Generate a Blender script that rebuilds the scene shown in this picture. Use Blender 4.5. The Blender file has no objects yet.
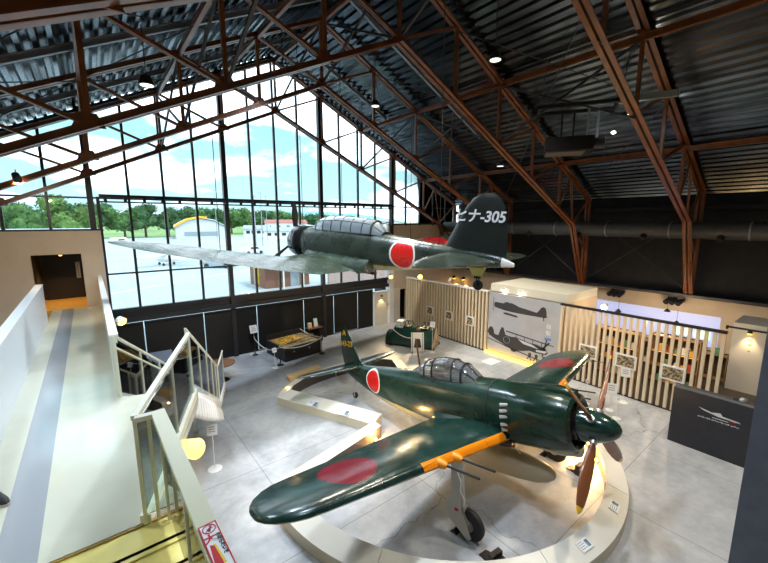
import bpy, math, random
from math import sin, cos, pi, radians, sqrt, hypot, atan2
from mathutils import Vector, Matrix
random.seed(7)
SKYX = 3.1
EXPO = 1.0
D = bpy.data
SC = bpy.context.scene
COL = SC.collection

# ---------------------------------------------------------------- helpers
def V(*a): return Vector(a if len(a) > 1 else a[0])

class MB:
    def __init__(s): s.v = []; s.f = []; s.m = []; s.sm = []
    def add(s, vs, fs, mi=0, smooth=False):
        o = len(s.v); s.v += [tuple(p) for p in vs]
        for f in fs: s.f.append(tuple(i + o for i in f)); s.m.append(mi); s.sm.append(smooth)
        return s
    def box(s, a, b, mi=0, M=None):
        x0, y0, z0 = a; x1, y1, z1 = b
        vs = [V(x, y, z) for z in (z0, z1) for y in (y0, y1) for x in (x0, x1)]
        if M is not None: vs = [M @ v for v in vs]
        return s.add(vs, [(0, 2, 3, 1), (4, 5, 7, 6), (0, 1, 5, 4), (2, 6, 7, 3), (0, 4, 6, 2), (1, 3, 7, 5)], mi)
    def beam(s, p, q, w, h, up=(0, 0, 1), mi=0):
        p, q, up = V(p), V(q), V(up); d = (q - p).normalized()
        r = d.cross(up)
        if r.length < 1e-4: r = d.cross(V(0, 1, 0))
        r.normalize(); u = r.cross(d)
        vs = [c + r * a * w / 2 + u * b * h / 2 for c in (p, q) for a, b in ((-1, -1), (1, -1), (1, 1), (-1, 1))]
        return s.add(vs, [(0, 1, 2, 3), (4, 7, 6, 5), (0, 4, 5, 1), (1, 5, 6, 2), (2, 6, 7, 3), (3, 7, 4, 0)], mi)
    def tube(s, pts, r, n=8, mi=0, cap=True):
        pts = [V(p) for p in pts]; rs = r if isinstance(r, (list, tuple)) else [r] * len(pts)
        rings = []; prev = None
        for i, p in enumerate(pts):
            d = (pts[min(i + 1, len(pts) - 1)] - pts[max(i - 1, 0)]).normalized()
            if prev is None:
                a = V(0, 0, 1) if abs(d.z) < .9 else V(1, 0, 0)
                u = d.cross(a).normalized()
            else:
                u = (prev - d * prev.dot(d)).normalized()
            prev = u; w = d.cross(u)
            rings.append([p + (u * cos(2 * pi * k / n) + w * sin(2 * pi * k / n)) * rs[i] for k in range(n)])
        return s.loft(rings, mi, cap)
    def loft(s, rings, mi=0, cap=True, closed=True, smooth=True):
        n = len(rings[0]); vs = [p for r in rings for p in r]; fs = []
        for i in range(len(rings) - 1):
            for k in range(n if closed else n - 1):
                k2 = (k + 1) % n
                fs.append((i * n + k, i * n + k2, (i + 1) * n + k2, (i + 1) * n + k))
        s.add(vs, fs, mi, smooth)
        if cap:
            s.add(rings[0], [tuple(range(n))[::-1]], mi); s.add(rings[-1], [tuple(range(n))], mi)
        return s
    def lathe(s, prof, c=(0, 0, 0), ax='z', n=24, mi=0, cap=True):
        c = V(c); rings = []
        for r, h in prof:
            ring = []
            for k in range(n):
                a = 2 * pi * k / n; x, y = r * cos(a), r * sin(a)
                ring.append(c + {'z': V(x, y, h), 'x': V(h, x, y), 'y': V(y, h, x)}[ax])
            rings.append(ring)
        return s.loft(rings, mi, cap)
    def prism(s, poly, off, mi=0):
        off = V(off); n = len(poly); a = [V(p) for p in poly]; b = [p + off for p in a]
        return s.add(a + b, [tuple(range(n))[::-1], tuple(range(n, 2 * n))] + [(i, (i + 1) % n, n + (i + 1) % n, n + i) for i in range(n)], mi)

def obj(name, mb, mats, parent=None, label=None, loc=None, kind=None):
    me = D.meshes.new(name); me.from_pydata(mb.v, [], mb.f)
    mats = mats if isinstance(mats, (list, tuple)) else [mats]
    for m in mats: me.materials.append(m)
    for p, mi, sm in zip(me.polygons, mb.m, mb.sm): p.material_index = mi; p.use_smooth = sm
    import bmesh
    bm = bmesh.new(); bm.from_mesh(me); bmesh.ops.remove_doubles(bm, verts=bm.verts, dist=1e-5)
    bmesh.ops.recalc_face_normals(bm, faces=bm.faces); bm.to_mesh(me); bm.free()
    for e in me.edges: pass
    try: me.set_sharp_from_angle(angle=radians(38))
    except Exception: pass
    o = D.objects.new(name, me); COL.objects.link(o)
    if parent is not None: o.parent = parent
    if loc is not None: o.location = loc
    if label: o['label'] = label
    if kind: o['kind'] = kind
    return o

def struct(name, mb, mats, parent=None):
    o = obj(name, mb, mats, parent)
    if parent is None: o['kind'] = 'structure'
    return o

def thing(name, label, cat, loc=(0, 0, 0), rz=0, group=None, M=None):
    o = D.objects.new(name, None); COL.objects.link(o); o.empty_display_size = .2
    if M is not None: o.matrix_world = M
    else: o.location = loc; o.rotation_euler = (0, 0, rz)
    o['label'] = label; o['category'] = cat
    if group: o['group'] = group
    return o

def tag(o, label, cat, group=None, kind=None):
    o['label'] = label; o['category'] = cat
    if group: o['group'] = group
    if kind: o['kind'] = kind
    return o

def dup(root, loc, rz=None, label=None):
    def cp(o, par):
        c = o.copy(); COL.objects.link(c); c.parent = par
        for ch in [x for x in D.objects if x.parent == o]: cp(ch, c)
        return c
    r = cp(root, None); r.location = loc
    if rz is not None: r.rotation_euler = (0, 0, rz)
    if label: r['label'] = label
    return r

def text(s, size, mat, parent, loc, xdir, ydir, ext=.002, label=None, name='lettering', align='CENTER', bold=0.0, shear=0):
    c = D.curves.new(name, 'FONT'); c.body = s; c.size = size; c.extrude = ext; c.align_x = align; c.align_y = 'CENTER'
    c.offset = bold; c.shear = shear
    t = D.objects.new('tmp', c); COL.objects.link(t)
    dg = bpy.context.evaluated_depsgraph_get(); me = D.meshes.new_from_object(t.evaluated_get(dg))
    D.objects.remove(t)
    me.materials.clear(); me.materials.append(mat)
    o = D.objects.new(name, me); COL.objects.link(o)
    x = V(xdir).normalized(); y = V(ydir); y = (y - x * y.dot(x)).normalized(); z = x.cross(y)
    M = Matrix((x, y, z)).transposed().to_4x4(); M.translation = V(loc)
    o.parent = parent; o.matrix_local = M
    if label: o['label'] = label
    return o

# ---------------------------------------------------------------- materials
def newmat(name):
    m = D.materials.new(name); m.use_nodes = True
    nt = m.node_tree; b = nt.nodes['Principled BSDF']
    return m, nt, b
def c4(c): return (c[0], c[1], c[2], 1)
def N(nt, t, **kw):
    n = nt.nodes.new(t)
    for k, v in kw.items():
        if k.startswith('i_'): n.inputs[k[2:].replace('_', ' ')].default_value = v
        elif k.startswith('n'): n.inputs[int(k[1:])].default_value = v
        else: setattr(n, k, v)
    return n
def math_(nt, op, a, b=None, c=None, clamp=False):
    n = nt.nodes.new('ShaderNodeMath'); n.operation = op; n.use_clamp = clamp
    for i, x in enumerate((a, b, c)):
        if x is None: continue
        if isinstance(x, (int, float)): n.inputs[i].default_value = x
        else: nt.links.new(x, n.inputs[i])
    return n.outputs[0]
def mixc(nt, f, a, b):
    n = nt.nodes.new('ShaderNodeMix'); n.data_type = 'RGBA'
    for s, x in ((n.inputs[0], f), (n.inputs[6], a), (n.inputs[7], b)):
        if isinstance(x, (int, float)): s.default_value = x
        elif isinstance(x, tuple): s.default_value = c4(x)
        else: nt.links.new(x, s)
    return n.outputs[2]
def objxyz(nt, kind='Object'):
    tc = nt.nodes.new('ShaderNodeTexCoord'); sp = nt.nodes.new('ShaderNodeSeparateXYZ')
    nt.links.new(tc.outputs[kind], sp.inputs[0]); return tc.outputs[kind], sp.outputs
def P(name, col, rough=.5, metal=0, var=0, scale=6, bump=0, bscale=40, spec=.5, coat=0, stretch=None, emit=None, estr=0):
    m, nt, b = newmat(name)
    b.inputs['Base Color'].default_value = c4(col); b.inputs['Roughness'].default_value = rough
    b.inputs['Metallic'].default_value = metal; b.inputs['Specular IOR Level'].default_value = spec
    b.inputs['Coat Weight'].default_value = coat; b.inputs['Coat Roughness'].default_value = .08
    tc = nt.nodes.new('ShaderNodeTexCoord'); src = tc.outputs['Object']
    if stretch:
        mp = nt.nodes.new('ShaderNodeMapping'); mp.inputs['Scale'].default_value = stretch
        nt.links.new(src, mp.inputs[0]); src = mp.outputs[0]
    if var:
        n = N(nt, 'ShaderNodeTexNoise', i_Scale=scale, i_Detail=5); nt.links.new(src, n.inputs['Vector'])
        lo = tuple(max(0, x * (1 - var)) for x in col); hi = tuple(min(1, x * (1 + var)) for x in col)
        r = N(nt, 'ShaderNodeMapRange', n1=.35, n2=.65); nt.links.new(n.outputs[0], r.inputs[0])
        nt.links.new(mixc(nt, r.outputs[0], lo, hi), b.inputs['Base Color'])
    if bump:
        n = N(nt, 'ShaderNodeTexNoise', i_Scale=bscale, i_Detail=4); nt.links.new(src, n.inputs['Vector'])
        bp = N(nt, 'ShaderNodeBump', i_Strength=bump, i_Distance=.02); nt.links.new(n.outputs[0], bp.inputs['Height'])
        nt.links.new(bp.outputs[0], b.inputs['Normal'])
    if emit: b.inputs['Emission Color'].default_value = c4(emit); b.inputs['Emission Strength'].default_value = estr
    return m
def emis(name, col, s):
    m, nt, b = newmat(name); b.inputs['Base Color'].default_value = c4(col)
    b.inputs['Emission Color'].default_value = c4(col); b.inputs['Emission Strength'].default_value = s; return m
def glassmat(name, tint=(1, 1, 1), refl=1.0, rough=0.0):
    m = D.materials.new(name); m.use_nodes = True; nt = m.node_tree; nt.nodes.clear()
    o = N(nt, 'ShaderNodeOutputMaterial'); t = N(nt, 'ShaderNodeBsdfTransparent'); g = N(nt, 'ShaderNodeBsdfGlossy')
    t.inputs[0].default_value = c4(tint); g.inputs['Roughness'].default_value = rough
    f = N(nt, 'ShaderNodeFresnel', i_IOR=1.45); mx = N(nt, 'ShaderNodeMixShader')
    nt.links.new(math_(nt, 'MULTIPLY', f.outputs[0], refl, clamp=True), mx.inputs[0])
    nt.links.new(t.outputs[0], mx.inputs[1]); nt.links.new(g.outputs[0], mx.inputs[2]); nt.links.new(mx.outputs[0], o.inputs[0])
    return m

def wood(name, base, dark, rough=.5, stretch=(30, 30, 2)):
    m, nt, b = newmat(name); tc = nt.nodes.new('ShaderNodeTexCoord')
    mp = nt.nodes.new('ShaderNodeMapping'); mp.inputs['Scale'].default_value = stretch; nt.links.new(tc.outputs['Object'], mp.inputs[0])
    n = N(nt, 'ShaderNodeTexNoise', i_Scale=1.0, i_Detail=4); nt.links.new(mp.outputs[0], n.inputs['Vector'])
    nt.links.new(mixc(nt, n.outputs[0], dark, base), b.inputs['Base Color']); b.inputs['Roughness'].default_value = rough
    return m

steel = P('rust_painted_steel', (.20, .058, .012), .34, .0, .25, 3, spec=.7)
steel_dk = P('dark_bracing_steel', (.035, .03, .03), .5, .2)
grey_steel = P('grey_galvanised_steel', (.3, .32, .34), .45, .5)
black_metal = P('black_window_metal', (.018, .018, .02), .4)
black = P('black_paint', (.012, .012, .013), .5)
shade_m = P('black_blind_fabric', (.009, .007, .005), .9, bump=.2, bscale=200)
beige = P('warm_beige_wall_paint', (.64, .52, .39), .75, var=.04, scale=2)
cream = P('cream_wall_paint', (.72, .66, .54), .6, var=.03)
white = P('white_paint', (.82, .82, .8), .45)
white_gl = P('white_gloss_paint', (.85, .86, .84), .2)
rail_m = P('cream_painted_rail', (.78, .76, .6), .3)
dkwall = P('charcoal_wall_cloth', (.017, .017, .02), .9, var=.2, scale=3)
slate = P('slate_blue_panel', (.12, .13, .165), .6, var=.08)
lect = P('charcoal_panel', (.020, .022, .030), .45, var=.1)
slatw = wood('pale_slat_wood', (.82, .70, .52), (.62, .49, .33), .5)
orange_light = emis('warm_lamp_glow', (1, .56, .07), 6)
white_light = emis('white_lamp_glow', (1, .97, .88), 30)
dimwarm = emis('amber_display_glow', (1, .5, .1), 1.2)
gl = glassmat('clear_glass', (.97, .99, .99), 1.0)
gl_rail = glassmat('greenish_rail_glass', (.86, .96, .93), 1.2)
canopy_gl = glassmat('canopy_glazing', (.75, .82, .86), 2.2, .05)
rope_m = P('cream_rope', (.75, .72, .65), .7)
brown = P('brown_paint', (.16, .05, .02), .4)
rubber = P('black_rubber', (.015, .015, .015), .6)
alu = P('bare_aluminium', (.6, .6, .6), .3, .8)
paper = P('white_paper', (.85, .85, .84), .6)
dkprint = P('dark_print', (.04, .04, .045), .6)
midprint = P('grey_print', (.25, .25, .27), .6)
red = P('signal_red', (.6, .02, .03), .5)

# floor: polished concrete slabs with saw joints, cracks and stains
def floor_mat():
    m, nt, b = newmat('polished_concrete'); src, xyz = objxyz(nt)
    n1 = N(nt, 'ShaderNodeTexNoise', i_Scale=.45, i_Detail=8, i_Roughness=.6, i_Distortion=1.2); nt.links.new(src, n1.inputs['Vector'])
    n2 = N(nt, 'ShaderNodeTexNoise', i_Scale=5, i_Detail=8, i_Roughness=.65); nt.links.new(src, n2.inputs['Vector'])
    f = math_(nt, 'ADD', math_(nt, 'MULTIPLY', n1.outputs[0], .7), math_(nt, 'MULTIPLY', n2.outputs[0], .3))
    r = N(nt, 'ShaderNodeMapRange', n1=.38, n2=.62); nt.links.new(f, r.inputs[0])
    col = mixc(nt, r.outputs[0], (.34, .35, .365), (.56, .57, .585))
    def joint(o, sp, ph):
        t = math_(nt, 'FRACT', math_(nt, 'MULTIPLY_ADD', o, 1 / sp, ph))
        return math_(nt, 'LESS_THAN', t, .010 / sp * 2)
    j = math_(nt, 'MAXIMUM', joint(xyz[0], 2.9, .02), joint(xyz[1], 2.9, .0))
    vo = N(nt, 'ShaderNodeTexVoronoi', i_Scale=.13, feature='DISTANCE_TO_EDGE')
    nz = N(nt, 'ShaderNodeTexNoise', i_Scale=1.2, i_Detail=4); nt.links.new(src, nz.inputs['Vector'])
    ad = nt.nodes.new('ShaderNodeVectorMath'); ad.operation = 'MULTIPLY_ADD'; ad.inputs[1].default_value = (1.2, 1.2, 0)
    nt.links.new(nz.outputs['Color'], ad.inputs[0]); nt.links.new(src, ad.inputs[2]); nt.links.new(ad.outputs[0], vo.inputs['Vector'])
    cr = math_(nt, 'LESS_THAN', vo.outputs[0], .0013)
    k = math_(nt, 'MULTIPLY', math_(nt, 'MAXIMUM', j, cr), .5)
    nt.links.new(mixc(nt, k, col, (.06, .055, .05)), b.inputs['Base Color'])
    rr = N(nt, 'ShaderNodeMapRange', n3=.3, n4=.46); nt.links.new(n2.outputs[0], rr.inputs[0]); nt.links.new(rr.outputs[0], b.inputs['Roughness'])
    return m
floor_m = floor_mat()

def deck_mat():
    m, nt, b = newmat('galvanised_roof_deck'); src, _ = objxyz(nt)
    n = N(nt, 'ShaderNodeTexNoise', i_Scale=3, i_Detail=4)
    mp = N(nt, 'ShaderNodeMapping'); mp.inputs['Scale'].default_value = (1, .15, 1); nt.links.new(src, mp.inputs[0]); nt.links.new(mp.outputs[0], n.inputs['Vector'])
    r = N(nt, 'ShaderNodeMapRange', n1=.35, n2=.65); nt.links.new(n.outputs[0], r.inputs[0])
    nt.links.new(mixc(nt, r.outputs[0], (.065, .075, .09), (.17, .19, .215)), b.inputs['Base Color'])
    b.inputs['Metallic'].default_value = 1; b.inputs['Roughness'].default_value = .22
    return m
deck_m = deck_mat()

# ---------------------------------------------------------------- camera
yaw, pit, rol = radians(38.2593), radians(9.1964), radians(.062)
fw = V(sin(yaw) * cos(pit), cos(yaw) * cos(pit), -sin(pit)); r0 = V(cos(yaw), -sin(yaw), 0); d0 = fw.cross(r0)
rr_ = r0 * cos(rol) + d0 * sin(rol); dd_ = -r0 * sin(rol) + d0 * cos(rol)
cam = D.cameras.new('camera'); co = D.objects.new('camera', cam); COL.objects.link(co)
M = Matrix((rr_, -dd_, -fw)).transposed().to_4x4(); M.translation = V(0, 0, 6.2); co.matrix_world = M
cam.sensor_fit = 'HORIZONTAL'; cam.sensor_width = 36; cam.lens = 371.86 / 768 * 36; cam.clip_start = .05; cam.clip_end = 6000
SC.camera = co

# ---------------------------------------------------------------- hall shell
XC = 7.25; XL = -5.5; XR = 20.0; YG = 17.4; YB = -7.0
def roofz(x): return 13.62 - .485 * abs(x - XC)
floor = struct('floor', MB().box((XL, YB, -.3), (XR + 1.5, YG + .15, 0)), floor_m)

def deck_side(sgn):
    mb = MB(); pr = []; s = 0; L = 13.1 * 1.0; pitch = .26; dep = .075
    x = 0
    while x < 12.95:
        for dx, dz in ((0, 0), (.11, 0), (.14, -dep), (.23, -dep)):
            pr.append((x + dx, dz))
        x += pitch
    ring = lambda y, o: [V(XC + sgn * a, y, 13.62 - .485 * a + dz + o) for a, dz in pr]
    mb.loft([ring(YB, 0), ring(YG + .1, 0)], cap=False, closed=False, smooth=False)
    mb.loft([ring(YB, .12), ring(YG + .1, .12)], cap=False, closed=False, smooth=False)
    return mb
ce = struct('ceiling', deck_side(-1), deck_m)
ce2 = struct('ceiling', deck_side(1), deck_m)
tp = MB()
for sg in (-1, 1):
    tp.loft([[V(XC, y, 13.85), V(XC + sg * 13.3, y, 13.85 - .485 * 13.3), V(XC + sg * 13.3, y, 14.0 - .485 * 13.3), V(XC, y, 14.0)] for y in (YB - .2, YG + .6)], smooth=False)
struct('ceiling', tp, black)
eave = roofz(XR)
struct('wall_left', MB().box((XL - .2, YB, 0), (XL, YG, eave + .5)), beige)
struct('wall_back', MB().prism([(XL - .2, YB - .2, 0), (XR + 1.7, YB - .2, 0), (XR + 1.7, YB - .2, eave + .2), (XC, YB - .2, 13.9), (XL - .2, YB - .2, eave + .2)], (0, .2, 0)), beige)
struct('wall_right', MB().box((XR + .3, YB, 3.0), (XR + .5, YG, eave + 1)), dkwall)
struct('trim_1', MB().box((XR - .45, YB, 3.02), (XR + .3, YG, 3.14)), lect)
struct('wall_shop', MB().box((XR - .1, YB, 0), (XR + .3, YG, 3.02)), beige)
# gable wall to the right of the glazing, up to window level
fr = MB()
fr.box((14.05, YG - .02, 2.75), (XR + .3, YG + .18, 6.0)).box((15.55, YG - .02, 0), (XR + .3, YG + .18, 2.75)).box((14.05, YG, 1.98), (15.55, YG + .18, 2.75))
struct('wall_front', fr, beige)
struct('trim_2', MB().box((13.95, YG - .25, 0), (14.3, YG + .1, 4.3)), white)
# little room behind the dark doorway
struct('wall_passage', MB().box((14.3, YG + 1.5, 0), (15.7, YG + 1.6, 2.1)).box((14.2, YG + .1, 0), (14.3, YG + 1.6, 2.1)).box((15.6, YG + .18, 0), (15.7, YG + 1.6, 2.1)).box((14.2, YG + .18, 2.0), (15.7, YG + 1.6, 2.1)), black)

# doors in the corner
dr = struct('door_1', MB().box((12.92, YG - .12, .02), (13.9, YG - .06, 2.0)), cream)
obj('door_frame', MB().box((12.84, YG - .14, 0), (12.92, YG, 2.08)).box((13.9, YG - .14, 0), (13.95, YG, 2.08)).box((12.84, YG - .14, 2.0), (13.95, YG, 2.08)), white, dr)
obj('door_handle', MB().tube([(13.8, YG - .12, 1.0), (13.8, YG - .18, 1.0), (13.7, YG - .18, 1.0)], .012), alu, dr)
dr2 = struct('door_2', MB().box((14.36, YG - .12, .02), (14.9, YG - .06, 2.15)), cream)
obj('door_handle', MB().tube([(14.42, YG - .12, 1.0), (14.42, YG - .18, 1.0), (14.52, YG - .18, 1.0)], .012), alu, dr2)

# ---------------------------------------------------------------- glazed gable
posts = [.14, 4.86, 9.55, 14.2]
step = (9.55 - 4.86) / 4
xs = []; x = 4.86
while x > XL + .3: x -= step
x += step
while x < 19.9: xs.append(x); x += step
def zbot(x): return 5.92 if (x < .3 or x > 14.25) else .0
mull = MB()
for x in xs:
    w = .18 if any(abs(x - p) < .1 for p in posts) else .085
    zt = roofz(x) - .05
    z0 = zbot(x) if w > .1 else (5.92 if zbot(x) > 0 else 2.8)
    mull.box((x - w / 2, YG - (.16 if w > .1 else .05), z0), (x + w / 2, YG + .06, zt))
mull.box((.34, YG - .05, 2.8), (.44, YG + .05, 7.1))
win = struct('window_1', mull, black_metal)
tr = MB()
tr.box((.4, YG - .06, 4.2), (14.1, YG + .04, 4.26)).box((.35, YG - .2, 2.3), (14.1, YG + .08, 2.5)).box((.35, YG - .1, 2.72), (14.1, YG + .08, 2.86)).box((.35, YG - .04, 2.5), (14.1, YG + .06, 2.72))
tr.box((XL, YG - .06, 7.02), (XR, YG + .04, 7.08)).box((XL, YG - .1, 5.86), (.44, YG + .08, 5.94)).box((14.1, YG - .1, 5.98), (19.9, YG + .08, 6.06))
for sg in (-1, 1):
    tr.beam((XC, YG, roofz(XC) - .12), (XC + sg * 12.6, YG, roofz(XC + 12.6) - .12), .14, .1)
obj('transom', tr, black_metal, win)
gm = MB()
def pane(x0, x1, z0, flat=None):
    if flat is None:
        pts = [(x0, z0), (x1, z0), (x1, roofz(x1) - .1)]
        if x0 < XC < x1: pts.append((XC, roofz(XC) - .1))
        pts.append((x0, roofz(x0) - .1))
    else: pts = [(x0, z0), (x1, z0), (x1, flat), (x0, flat)]
    gm.prism([(a, YG - .006, b) for a, b in pts], (0, .012, 0))
pane(XL + .1, .39, 5.93); pane(.39, 14.2, 2.85); pane(14.2, 19.8, 6.05)
obj('glass_pane', gm, gl, win)
# low glazing behind the blinds
obj('lower_glass', MB().box((.45, YG + .02, .05), (12.8, YG + .03, 2.3)), gl, win)
struct('baseboard_front', MB().box((.3, YG - .02, 0), (12.85, YG + .06, .05)), black_metal)

# blinds
edges = [.45, 1.38, 3.6, 5.92, 8.34, 10.12, 11.7, 12.8]
wh = ['furthest left of the row, beside the walkway', 'behind the stairs', 'wide one right of the stairs', 'left of the low display case table', 'directly behind the low display case', 'behind the side table with papers', 'last one beside the cream door']
for i in range(7):
    a, b = edges[i] + .018, edges[i + 1] - .018
    t = thing('roller_blind', 'black roller blind over the lower window, ' + wh[i], 'blind', ((a + b) / 2, YG - .12, 0), group='black roller blinds')
    w = (b - a) / 2
    obj('blind_fabric', MB().box((-w, -.006, .1), (w, .006, 2.20)), shade_m, t)
    obj('head_box', MB().box((-w, -.04, 2.2), (w, .04, 2.26)), black, t)
    obj('bottom_bar', MB().box((-w, -.015, .06), (w, .015, .1)), alu if i % 2 else black, t)

# curtain track across the glazing
t = thing('curtain_track', 'long black double rail with brackets crossing the glass gable above the hanging aeroplane', 'rail', (0, YG - .4, 7.1))
obj('upper_rail', MB().box((.42, -.05, -.04), (14.05, .05, .07)), black, t)
obj('lower_rail', MB().box((.42, -.03, -.22), (14.05, .03, -.17)), black, t)
xx = .6
while xx < 14: obj('bracket', MB().box((xx - .05, -.03, -.17), (xx + .05, .03, -.03)), black, t); xx += .6
obj('end_post', MB().box((13.95, -.07, -1.1), (14.1, .07, .6)), black, t)

# ---------------------------------------------------------------- roof trusses
def bc(x): return 11.13 - .467 * abs(x - XC)      # bottom chord line
def tc_(x): return 13.30 - .485 * abs(x - XC)
NP = 2.35
def chord(mb, p, q, w=.2, h=.14):
    # a pair of angle sections with a slot between them
    p, q = V(p), V(q)
    for o in (-.062, .062):
        mb.beam(p + V(0, o, 0), q + V(0, o, 0), .065, h)
        mb.beam(p + V(0, o * 1.6, -h / 2), q + V(0, o * 1.6, -h / 2), .1, .014)
def truss_proto():
    t = thing('roof_truss', '', 'truss', (0, 0, 0), group='rust red steel roof trusses')
    for sg, nm in ((-1, 'l'), (1, 'r')):
        m1 = MB(); chord(m1, (XC, 0, bc(XC)), (XC + sg * 10.85, 0, bc(XC + 10.85)), h=.13)
        obj('bottom_chord', m1, steel, t)
        m2 = MB(); chord(m2, (XC, 0, tc_(XC)), (XC + sg * 12.3, 0, tc_(XC + 12.3)), h=.13)
        obj('top_chord', m2, steel, t)
        for k in range(0, 5):
            xb = XC + sg * NP * k
            if k or sg > 0:
                obj('web_post', MB().beam((xb, 0, bc(xb)), (xb, 0, tc_(xb)), .09, .09), steel, t)
            xt = XC + sg * NP * (k + 1)
            if k < 4:
                m = MB(); m.beam((xb, -.035, bc(xb) + .02), (xt, -.035, tc_(xt) - .02), .045, .07); m.beam((xb, .035, bc(xb) + .02), (xt, .035, tc_(xt) - .02), .045, .07)
                obj('web_diagonal', m, steel, t)
            if k or sg > 0:
                g = MB(); s = .24
                g.prism([(xb - s, -.012, bc(xb) - .02), (xb + s, -.012, bc(xb) - .02), (xb + s * .5, -.012, bc(xb) + s * .9), (xb - s * .5, -.012, bc(xb) + s * .9)], (0, .024, 0))
                obj('gusset_plate', g, steel, t)
        # haunch leg down to the wall
        xk = XC + sg * 10.85; xo = XC + sg * 12.35; xf = XC + sg * 12.3
        m = MB(); chord(m, (xk, 0, bc(xk)), (xf, 0, 3.1), h=.14); obj('haunch_leg', m, steel, t)
        m = MB(); chord(m, (xo, 0, tc_(xo)), (xf + sg * .12, 0, 3.1), h=.12); obj('haunch_leg', m, steel, t)
        for a, b in (((XC + sg * 9.4, bc(XC + 9.4)), (XC + sg * 10.4, tc_(XC + 10.4))), ((xk, bc(xk)), (XC + sg * 10.4, tc_(XC + 10.4))), ((xk, bc(xk)), (xo, tc_(xo))), ((xk, bc(xk)), (XC + sg * 12.4, 4.8))):
            obj('web_diagonal', MB().beam((a[0], 0, a[1]), (b[0], 0, b[1]), .07, .07), steel, t)
    return t
TY = [17.12, 12.85, 8.5, 4.15, -.2]
TL = ['rust red steel roof truss closest to the glass gable', 'rust red steel roof truss second from the glass gable', 'rust red steel roof truss third from the glass gable', 'nearest rust red roof truss, thick beam in the top left corner', 'rust red steel roof truss behind the viewer']
tp0 = truss_proto(); tp0['label'] = TL[0]; tp0.location = (0, TY[0], 0)
for y, l in list(zip(TY, TL))[1:4]: dup(tp0, (0, y, .15 if y < 5 else 0), label=l)

def purlin(x, lab, z=None, w=.1):
    z = tc_(x) + .02 if z is None else z
    t = MB(); t.beam((x, YB + .1, z), (x, YG - .1, z), w, .02).beam((x, YB + .1, z - .16), (x, YG - .1, z - .16), w, .02).beam((x, YB + .1, z - .08), (x, YG - .1, z - .08), .02, .16)
    return tag(obj('purlin', t, steel), lab, 'beam', 'long steel purlins under the roof')
purlin(XC, 'long rust red purlin along the ridge of the roof')
for k, nm in ((-1, 'just left of the ridge'), (2, 'halfway down the right roof slope'), (4, 'low on the right roof slope above the duct'), (-2, 'halfway down the left roof slope'), (-3, 'low on the left roof slope')):
    purlin(XC + k * NP, 'long rust red purlin ' + nm)

# grey intermediate rafters with their own flange
def rafter(y, lab, x0, x1):
    m = MB()
    for sg in (-1, 1):
        xe = x0 if sg < 0 else x1
        p, q = (XC, y, 13.52), (xe, y, 13.52 - .485 * abs(xe - XC))
        m.beam(p, q, .11, .02).beam(V(p) - V(0, 0, .14), V(q) - V(0, 0, .14), .11, .02).beam(V(p) - V(0, 0, .07), V(q) - V(0, 0, .07), .02, .14)
    tag(obj('rafter', m, grey_steel), lab, 'beam', 'grey rafters')
rafter(11.2, 'grey steel rafter following the roof between the two middle trusses', -3, 14.4)
rafter(15.0, 'grey steel rafter following the roof near the glass gable', -3, 12)

# rod bracing in the roof planes
for nm, y_a, y_b, s in (('left slope nearest the gable', 12.85, 17.1, -1), ('right slope nearest the gable', 12.85, 17.1, 1), ('left slope between the middle trusses', 8.5, 12.85, -1), ('right slope between the middle trusses', 8.5, 12.85, 1), ('right slope closest to the viewer', 4.15, 8.5, 1), ('left slope closest to the viewer', 4.15, 8.5, -1)):
    t = thing('tie_rods', 'thin crossed tie rods under the roof, ' + nm, 'bracing', (XC + s * NP * 3, (y_a + y_b) / 2, tc_(XC + NP * 3)), group='roof tie rods'); o_ = V(t.location)
    for k in (1, 3):
        xa, xb = XC + s * NP * k, XC + s * NP * (k + 2)
        obj('rod', MB().tube([V(xa, y_a, tc_(xa) - .1) - o_, V(xb, y_b, tc_(xb) - .1) - o_], .014, 6), steel_dk, t)
        obj('rod', MB().tube([V(xa, y_b, tc_(xa) - .13) - o_, V(xb, y_a, tc_(xb) - .13) - o_], .014, 6), steel_dk, t)
# vertical sway frames between truss bottoms and roof (diagonals along the hall)
for x, nm in ((XC - 2 * NP, 'left of centre'), (XC, 'on the centre line'), (XC + 2 * NP, 'right of centre')):
    for a, b, wn in ((17.12, 12.85, 'the two trusses nearest the gable'), (12.85, 8.5, 'the second and third truss from the gable'), (8.5, 4.15, 'the third truss and the nearest one')):
        m = MB().beam((x, a, bc(x) + .03), (x, b, tc_(x) - .1), .06, .06).beam((x, b, bc(x) + .03), (x, a, tc_(x) - .1), .06, .06)
        tag(obj('sway_brace', m, steel_dk if x < 12 else grey_steel), 'crossed sway braces ' + nm + ' between ' + wn, 'bracing', 'sway braces along the hall')
# X braces on the dark right wall
for i, (y0, y1, nm) in enumerate(((4.15, 8.5, 'left of the nearest orange truss leg'), (8.5, 12.85, 'behind the tail of the hanging aeroplane'))):
    m = MB().tube([(XR - .3, y0, 3.2), (XR - .3, y1, 6.6)], .025, 6).tube([(XR - .3, y1, 3.2), (XR - .3, y0, 6.6)], .025, 6)
    tag(obj('wall_brace', m, steel_dk), 'thin crossed rods on the dark right wall, ' + nm, 'bracing', 'wall tie rods')

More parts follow.
